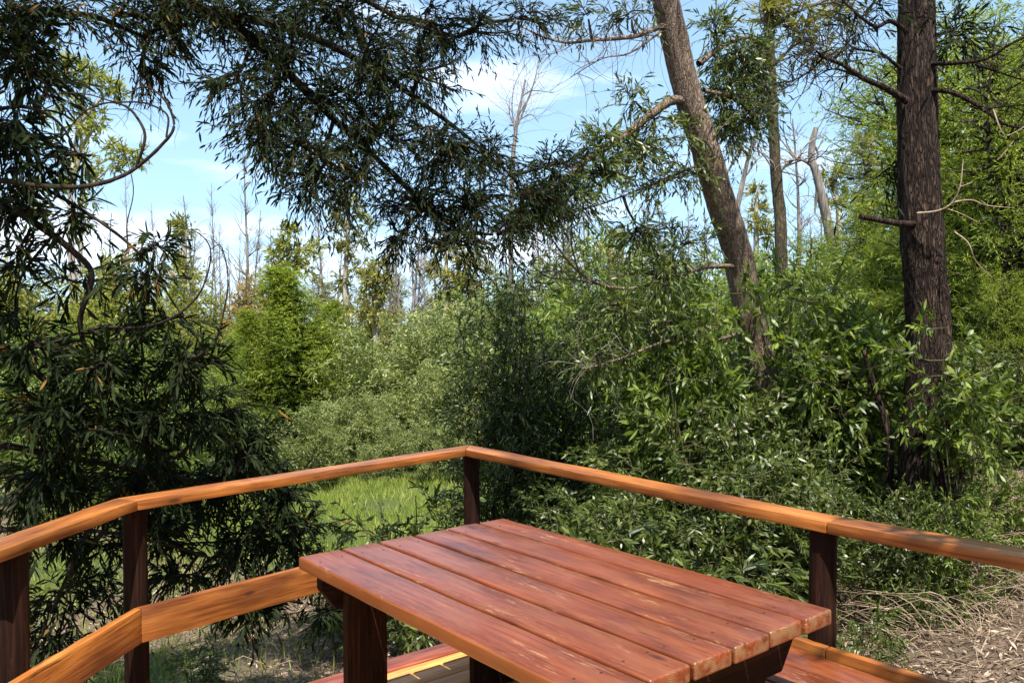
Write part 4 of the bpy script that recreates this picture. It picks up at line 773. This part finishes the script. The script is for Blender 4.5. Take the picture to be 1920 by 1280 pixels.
PF = protos('feather_tree', BM_TWIG, LM_LIME, 2, h=9, spread=2.3, nst=3, nbr=110, ntw=14, nleaf=11, leaf=(.10, .022), detail=1, prof='column', stem_r=.1, twl=.5, geo=False, upb=.5, tlo=.1, lean=.2, base_r=.3)
PFS = protos('blue_feather_tree', BM_TWIG, LM_EUC, 1, h=9, spread=1.7, nst=2, nbr=120, ntw=13, nleaf=11, leaf=(.11, .02), detail=1, prof='cone', stem_r=.08, twl=.5, geo=False, upb=.7, tlo=.1, lean=.2, base_r=.2)
PN = protos('glossy_shrub', BM_GREENTW, LM_SHRUB, 3, h=2.2, spread=.75, nst=9, nbr=15, ntw=8, nleaf=10, leaf=(.072, .0215), detail=2, prof='round', stem_r=.012, twl=.22, lean=.5, tlo=.1)
PNB = protos('fresh_shrub', BM_GREENTW, LM_BRIGHT, 2, h=2.2, spread=.7, nst=8, nbr=13, ntw=7, nleaf=10, leaf=(.085, .0195), detail=2, prof='round', stem_r=.012, twl=.26, lean=.5, tlo=.12)
PD = protos('dark_shrub', BM_TWIG, LM_DARKG, 2, h=3.0, spread=.75, nst=9, nbr=20, ntw=9, nleaf=10, leaf=(.07, .016), detail=2, prof='column', stem_r=.014, twl=.26, lean=.35, tlo=.22, base_r=.35)
PSM = protos('low_plant', BM_GREENTW, LM_SHRUB, 2, h=.9, spread=.35, nst=6, nbr=8, ntw=5, nleaf=9, leaf=(.058, .0125), detail=2, prof='round', stem_r=.006, twl=.15, lean=.5, tlo=.15)

def run(name, prs, rows, cat, group, names=('stems', 'foliage'), base_label=''):
    for i, (px, d, py, wide, lab) in enumerate(rows):
        put(name, prs[i % len(prs)], px, d, py, lab or base_label, cat, group, wide, names)
TC = ('trunk', 'crown')
run('wattle_tree', PG, [(225, 34, 445, .9, 'rounded golden green tree left of the tangled acacia loops, its crown above the hillside'), (330, 40, 500, .9, ''), (385, 42, 535, .9, ''), (290, 30, 545, .9, ''), (120, 34, 470, 1, ''), (40, 34, 500, 1, ''), (350, 28, 590, 1, ''), (180, 28, 560, 1, ''), (80, 28, 570, 1, ''), (-40, 34, 470, 1, ''), (420, 34, 590, .8, ''), (500, 48, 560, 1, ''), (590, 48, 575, 1, '')], 'tree', 'golden green trees on the far left slope', TC, 'golden green tree among the others on the far left slope')
run('bronze_tree', PBZ, [(455, 38, 512, .8, 'round brownish gold tree just left of the lime conical tree'), (620, 44, 540, .7, 'bronze crowned tree right behind the lime conical tree')], 'tree', None, TC)
run('far_tree', PGR, [(700, 46, 600, 1, ''), (760, 44, 596, 1.1, ''), (830, 42, 585, 1.1, ''), (900, 38, 570, 1.1, ''), (970, 36, 560, 1.1, ''), (1040, 36, 550, 1.1, ''), (1110, 34, 545, 1.1, ''), (1180, 34, 530, 1.1, ''), (1250, 34, 520, 1.1, ''), (640, 40, 605, 1, ''), (1320, 30, 480, 1, ''), (1400, 30, 450, 1, ''), (1480, 28, 440, 1, ''), (730, 30, 625, 1, ''), (800, 30, 620, 1, ''), (670, 28, 640, 1, '')], 'tree', 'green trees along the far edge of the clearing', TC, 'green bushy tree in the far line of trees beyond the clearing')
put('conical_wattle', PC[0], 545, 19, 512, 'bright lime green conical tree left of centre beyond the railing', 'tree', names=TC, wide=1.7)
PO = protos('olive_tree', BM_TWIG, LM_EUC, 3, h=8, spread=1.5, nst=3, nbr=40, ntw=9, nleaf=9, leaf=(.16, .05), detail=1, prof='column', stem_r=.09, twl=.5, geo=False, upb=.6, tlo=.2, lean=.3, base_r=.2)
run('olive_tree', PO, [(690, 36, 505, .9, ''), (745, 40, 520, .8, ''), (805, 34, 490, .9, ''), (850, 38, 470, .9, ''), (905, 32, 480, 1, ''), (960, 36, 460, .9, ''), (1010, 30, 490, 1, ''), (1070, 34, 480, 1, ''), (1130, 30, 500, 1, ''), (1190, 32, 470, 1, ''), (1240, 30, 490, 1, ''), (1290, 28, 470, 1, ''), (520, 40, 500, .8, ''), (600, 42, 520, .8, ''), (640, 36, 530, .8, ''), (775, 30, 560, .8, ''), (720, 28, 580, .9, '')], 'tree', 'olive trees of the far skyline', TC, 'olive green tree mingling with the bare trunks on the skyline')
for px, d, py, lab in ((475, 19, 590, 'lime green bushy wattle at the left foot of the conical tree'), (615, 21, 575, 'lime green bushy wattle at the right foot of the conical tree'), (440, 21, 630, 'low lime green wattle left of the conical tree beside the tangled acacia')):
    put('lime_wattle', PC[0], px, d, py, lab, 'tree', names=TC, wide=1.2)
run('silver_shrub', PS, [(668, 19, 598, 1.1, 'tall silvery shrub just right of the lime conical tree'), (575, 15, 760, .9, 'silvery shrub at the foot of the lime conical tree'), (725, 21, 650, 1, ''), (785, 23, 575, .9, ''), (835, 19, 595, 1, ''), (755, 18, 690, 1.1, ''), (690, 17, 740, 1.1, ''), (820, 17, 680, 1, ''), (870, 21, 560, .9, ''), (640, 17, 730, 1, ''), (910, 18, 580, 1, ''), (790, 20, 640, 1, ''), (620, 15.5, 800, 1, ''), (520, 15, 800, 1, ''), (860, 15.5, 740, .9, ''), (740, 16, 790, .9, ''), (800, 15.5, 790, .9, ''), (690, 15.5, 820, .8, '')], 'shrub', 'silvery shrubs beyond the railing', base_label='silvery green shrub in the bank of shrubs beyond the railing')
run('green_shrub', PM, [(470, 17, 760, 1, ''), (430, 19, 690, 1.1, ''), (360, 18, 700, 1.1, ''), (250, 15, 680, 1.2, ''), (150, 14, 660, 1.2, ''), (60, 14, 640, 1.2, ''), (-30, 14, 640, 1.2, ''), (300, 22, 620, 1.2, ''), (200, 22, 620, 1.2, ''), (100, 22, 600, 1.2, ''), (20, 22, 600, 1.2, ''), (400, 24, 640, 1.1, ''), (980, 17, 540, 1, ''), (1065, 12.5, 500, .9, ''), (1130, 11.5, 470, .9, ''), (1195, 11, 445, .9, ''), (1300, 12, 440, .9, ''), (1060, 14, 590, 1.1, ''), (1130, 13, 560, 1.1, ''), (1200, 13, 570, 1.1, ''), (1280, 13, 540, 1.1, ''), (1090, 11.5, 700, 1, ''), (1160, 11, 720, 1, ''), (1230, 11, 660, 1, ''), (1300, 11, 620, 1, ''), (1350, 14, 520, 1.1, ''), (1440, 14, 480, 1.1, ''), (1520, 13, 480, 1.1, ''), (540, 26, 640, 1.1, ''), (610, 24, 660, 1, ''), (330, 12, 800, 1, ''), (200, 12, 820, 1, ''), (90, 11, 800, 1, ''), (1010, 19, 560, 1, ''), (940, 21, 550, 1, '')],
    'shrub', 'green shrubs across the clearing', base_label='mid green shrub among the shrubs across the clearing')
run('feathery_tree', PF, [(1850, 13, -150, 1, 'tall yellow-green feathery tree filling the upper right corner'), (1930, 11, 60, .9, 'feathery tree at the right edge of the view'), (1790, 16, 120, .9, 'feathery tree just right of the thick dark trunk'), (1600, 17, 370, .9, 'rounded pale lime feathery tree right of the broken snag'), (1690, 15, 330, .8, 'feathery tree behind the thick dark trunk'), (1540, 15, 440, .9, 'low feathery tree below the broken snag'), (1660, 13, 470, .8, 'dense feathery tree left of the foot of the thick dark trunk'), (1760, 12, 430, .8, 'feathery tree behind the foot of the thick dark trunk'), (1860, 10.5, 420, .8, 'low feathery tree on the bank at the right edge')], 'tree', 'feathery trees on the right slope', TC)
run('blue_feathery_tree', PFS, [(1625, 18, 235, 1, 'tall blue-green feathery tree left of the thick dark trunk')], 'tree', None, TC)
run('dark_shrub', PD, [(945, 7.8, 515, .72, 'tall dark glossy shrub standing right behind the corner of the railing'), (1035, 8.1, 590, .7, 'dark leafy shrub just right of the tall dark shrub at the corner'), (1190, 9.5, 690, .8, 'dark shrub under the drooping twigs of the leaning tree')], 'shrub', None)
run('glossy_shrub', PN, [(1340, 6.5, 750, .9, ''), (1490, 6.8, 750, .9, ''), (1270, 6.9, 780, 1.1, ''), (1560, 7.4, 690, 1.1, ''), (1650, 8.0, 770, 1.1, ''), (1490, 6.0, 830, .9, ''), (1420, 5.7, 850, 1.1, ''), (1690, 5.9, 890, .8, ''), (1700, 7.6, 850, 1.0, ''), (1830, 8.2, 820, 1.1, ''), (1330, 5.6, 900, 1.1, ''), (1150, 6.6, 900, 1, ''), (1240, 6.0, 930, 1.1, ''), (1920, 8.2, 900, 1.0, ''), (1900, 9.5, 640, 1.0, ''), (1790, 9.5, 660, 1, ''), (1640, 8.4, 650, 1.1, ''), (1550, 8.0, 600, 1.1, ''), (1460, 8.8, 590, 1.1, ''), (1330, 9, 600, 1.1, ''), (1060, 7, 900, 1, '')],
    'shrub', 'glossy shrubs crowding the right railing', base_label='glossy green shrub in the thicket beyond the right railing')
run('fresh_shrub', PNB, [(1245, 7.4, 480, .65, 'tall fresh green shrub with long bright leaves left of the leaning trunk'), (1560, 7.4, 450, .65, 'tall fresh green shrub with long bright leaves right of the leaning trunk'), (1400, 6.9, 830, .7, 'bright long-leaved shrub growing across the foot of the leaning trunk'), (1880, 6.3, 850, .9, 'fresh green shrub at the right edge above the railing'), (1790, 5.75, 880, .8, 'fresh green shrub in front of the forked foot of the thick dark trunk'), (1760, 7.7, 860, 1.0, 'fresh green shrub at the foot of the thick dark trunk')], 'shrub', None)
PSP = protos('bare_stemmed_sapling', BM_GREENTW, LM_BRIGHT, 1, h=2.2, spread=.7, nst=4, nbr=8, ntw=7, nleaf=9, leaf=(.08, .023), detail=2, prof='column', stem_r=.011, twl=.2, lean=.5, tlo=.7, base_r=.05, upb=.2)
put('sapling', PSP[0], 1800, 5.9, 570, 'bright glossy sapling spreading in front of the thick dark trunk', 'sapling', wide=.8, rz=1.0)
for px, d, py, lab in ((1275, 7.0, 500, 'bare-stemmed sapling with bright leaves just left of the leaning trunk'), (1550, 6.9, 490, 'bare-stemmed sapling with bright leaves just right of the leaning trunk'), (1600, 7.2, 520, 'bare-stemmed sapling midway between the leaning trunk and the thick trunk')):
    put('sapling', PSP[0], px, d, py, lab, 'sapling', wide=.75)
run('low_plant', PSM, [(1180, 5.6, 955, 1, 'small leafy plant rising behind the far edge of the table'), (770, 6.6, 900, .9, 'small dark sapling on the grass left of the corner post'), (1110, 5.9, 980, 1, 'low leafy plant behind the table right of the corner post'), (1300, 5.2, 1000, 1, 'low leafy plant behind the middle of the table edge'), (1400, 5.0, 1020, 1, 'low leafy plant left of the right railing post'), (1010, 6.0, 960, 1, 'low leafy plant right beside the corner post'), (1840, 6.6, 1040, .8, 'low plant on the dry litter at the right edge'), (660, 6.8, 990, 1.1, 'low plant at the edge of the grass patch left'), (380, 5.6, 1200, 1.1, 'low plant on the grass under the left middle board'), (1600, 5.0, 1120, .9, 'low plant right beside the right railing post'), (1730, 5.6, 1075, .7, 'small green plant on the litter above the bench end'), (1900, 5.9, 1020, .8, 'small green plant at the right edge under the handrail')], 'plant', None)
for x, y in ((-13, -8), (-8, -11), (-3, -12.5), (3, -12.5), (8, -10.5), (12, -7), (14, -2), (15, 4), (-14, -2), (-13, 4), (-11, 8), (-9, -5), (10, -3.5), (11, 1)):
    place('feathery_tree', PF[random.randint(0, 1)][:2], (x, y, float(g(x, y))), (1.25, 1.0), random.random()*6, 'feathery tree closing in the wood around and behind the deck', 'tree', 'trees around the deck', TC)
for x, y, k in ((6.5, 8.5, 1), (7.6, 6.8, 0), (8.6, 9.2, 1), (7.2, 11.5, 0), (9.6, 12.5, 1), (10.5, 8.5, 0), (9.0, 5.2, 1), (11.5, 14, 0), (8.5, 15, 1), (6.6, 5.2, 0), (12.5, 11, 1)):
    place('green_shrub', PM[k][:2], (x, y, float(g(x, y))), (random.uniform(.6, .95), random.uniform(.45, .9)), random.random()*6, 'green shrub on the bank beyond the right edge of the deck', 'shrub', 'shrubs on the right bank', ('stems', 'foliage'))
for x, y in ((13, 17), (16, 12), (17, 20), (10.5, 21), (20, 16), (14, 7), (-16, 14), (-18, 22)):
    place('feathery_tree', PF[random.randint(0, 1)][:2], (x, y, float(g(x, y))), (1.2, random.uniform(.8, 1.1)), random.random()*6, 'feathery tree closing in the wood around and behind the deck', 'tree', 'trees around the deck', TC)
# leaning dead stick and dark trunks on the right
simple_tree('dead_stump', 'broken dark stick of a dead sapling left of the foot of the thick trunk', [(1618, 655, 6.6), (1632, 700, 6.6), (1645, 745, 6.6), (1660, 790, 6.6), (1668, 860, 6.6)], .035, .018, BM_DARK, None, branches=[[(1650, 765, 6.6), (1662, 740, 6.6), (1670, 700, 6.5), .012], [(1645, 745, 6.6), (1630, 720, 6.6), (1610, 705, 6.5), .008]], twn=8, twlen=(.1, .3), cat='dead sapling')
for i, (px, d, top, r, lab) in enumerate([(1895, 12, 350, .10, 'reddish dark bare trunk at the right edge of the wood'), (1812, 14, 420, .06, 'thin leaning trunk right of the thick dark trunk'), (1840, 12.5, 430, .05, 'slender dark stem between two trunks at the right'), (1210, 12, 640, .05, 'thin reddish stem among shrubs under the drooping twigs'), (1140, 8.4, 640, .018, 'straight dark sapling stem right of the tall dark shrub')]):
    simple_tree('bare_trunk', lab, [(px-8, top, d), (px-3, (top+700)/2, d), (px, 700, d), (px+4, 800, d)], r, r*.5, BM_DARK, None, twn=12, twlen=(.2, .9))

# ================================================================== ground cover (uncountable)
def scatter(n, x0, x1, y0, y1, dens=None):
    x = rng.uniform(x0, x1, n); y = rng.uniform(y0, y1, n)
    if dens is not None: k = rng.random(n) < dens(x, y); x, y = x[k], y[k]
    return np.stack([x, y, g(x, y)], 1)
mb = MB()
P = scatter(190000, -7, 3, 4.6, 16.5, lambda x, y: np.clip(grassy(x, y)-.15, 0, 1)*np.clip(.62+.5*np.sin(x*3.1+1.3*np.sin(y*1.7))*np.sin(y*2.6+x), .12, 1)); n = len(P)
leaves(mb, P, unit(rvec(n)*.45+[0, 0, 1]), rng.uniform(.06, .2, n), np.full(n, .007), np.clip(rng.normal(.5, .2, n), 0, 1), 1, 1, .5)
tag(link('grass', mb.mesh('grass', [BM_TWIG, LM_GRASS])), 'bright green grass growing in the sunny clearing beyond the railing', 'grass', kind='stuff')
mb = MB()
nd = lambda x, y: np.clip(1.05-grassy(x, y)*1.3, 0, 1)
P = scatter(70000, -4, 8, 3.2, 12, nd); n = len(P); P[:, 2] += rng.uniform(0, .03, n)
leaves(mb, P, unit(rvec(n)*[1, 1, .3]), rng.uniform(.03, .1, n), rng.uniform(.008, .02, n), rng.random(n), 1, 1, .4)
P = scatter(9000, -3.5, 7.5, 3.2, 11, nd); n = len(P); D = unit(rvec(n)*[1, 1, .25]); ln = rng.uniform(.08, .4, (n, 1))
branchlets(mb, P+[0, 0, .02], P+D*ln+[0, 0, .04], sag=.1, r0=.003, r1=.001, ntw=0, sides=3, wob=.12, K=4)
tag(link('leaf_litter', mb.mesh('leaf_litter', [BM_STRAW, LM_DRY])), 'dry brown leaf litter and fallen twigs on the ground around the deck', 'leaf litter', kind='stuff')
# heap of dry arching straw at the lower right
mb = MB(); n = 900
c = np.stack([rng.uniform(2.6, 4.9, n), rng.uniform(5.2, 7.6, n)], 1); P = np.stack([c[:, 0], c[:, 1], g(c[:, 0], c[:, 1])], 1); a = rng.normal(2.6, .8, n)
D = np.stack([np.cos(a), np.sin(a)*.7, rng.uniform(.05, .5, n)], 1)
branchlets(mb, P, P+unit(D)*rng.uniform(.25, .8, (n, 1)), sag=.12, r0=.0032, r1=.001, ntw=0, sides=3, wob=.15, K=7)
tag(link('dry_straw', mb.mesh('dry_straw', [BM_STRAW])), 'pale tangled dry straw lying on the bank at the lower right', 'straw', kind='stuff')
# low understorey ground cover
mb = MB()
P = scatter(7000, -8, 12, 6.5, 16, lambda x, y: np.clip(.75-grassy(x, y)*.9, .05, 1)*(1-.55*((x > 2.5) & (y < 8)))); n = len(P)
twigs(mb, P, unit(rvec(n)*.5+[0, 0, 1]), rng.uniform(.15, .5, n), nleaf=9, leaf=(.075, .018), detail=1, geo=False)
tag(link('undergrowth', mb.mesh('undergrowth', [BM_GREENTW, LM_SHRUB])), 'low leafy undergrowth covering the floor between the shrubs', 'undergrowth', kind='stuff')
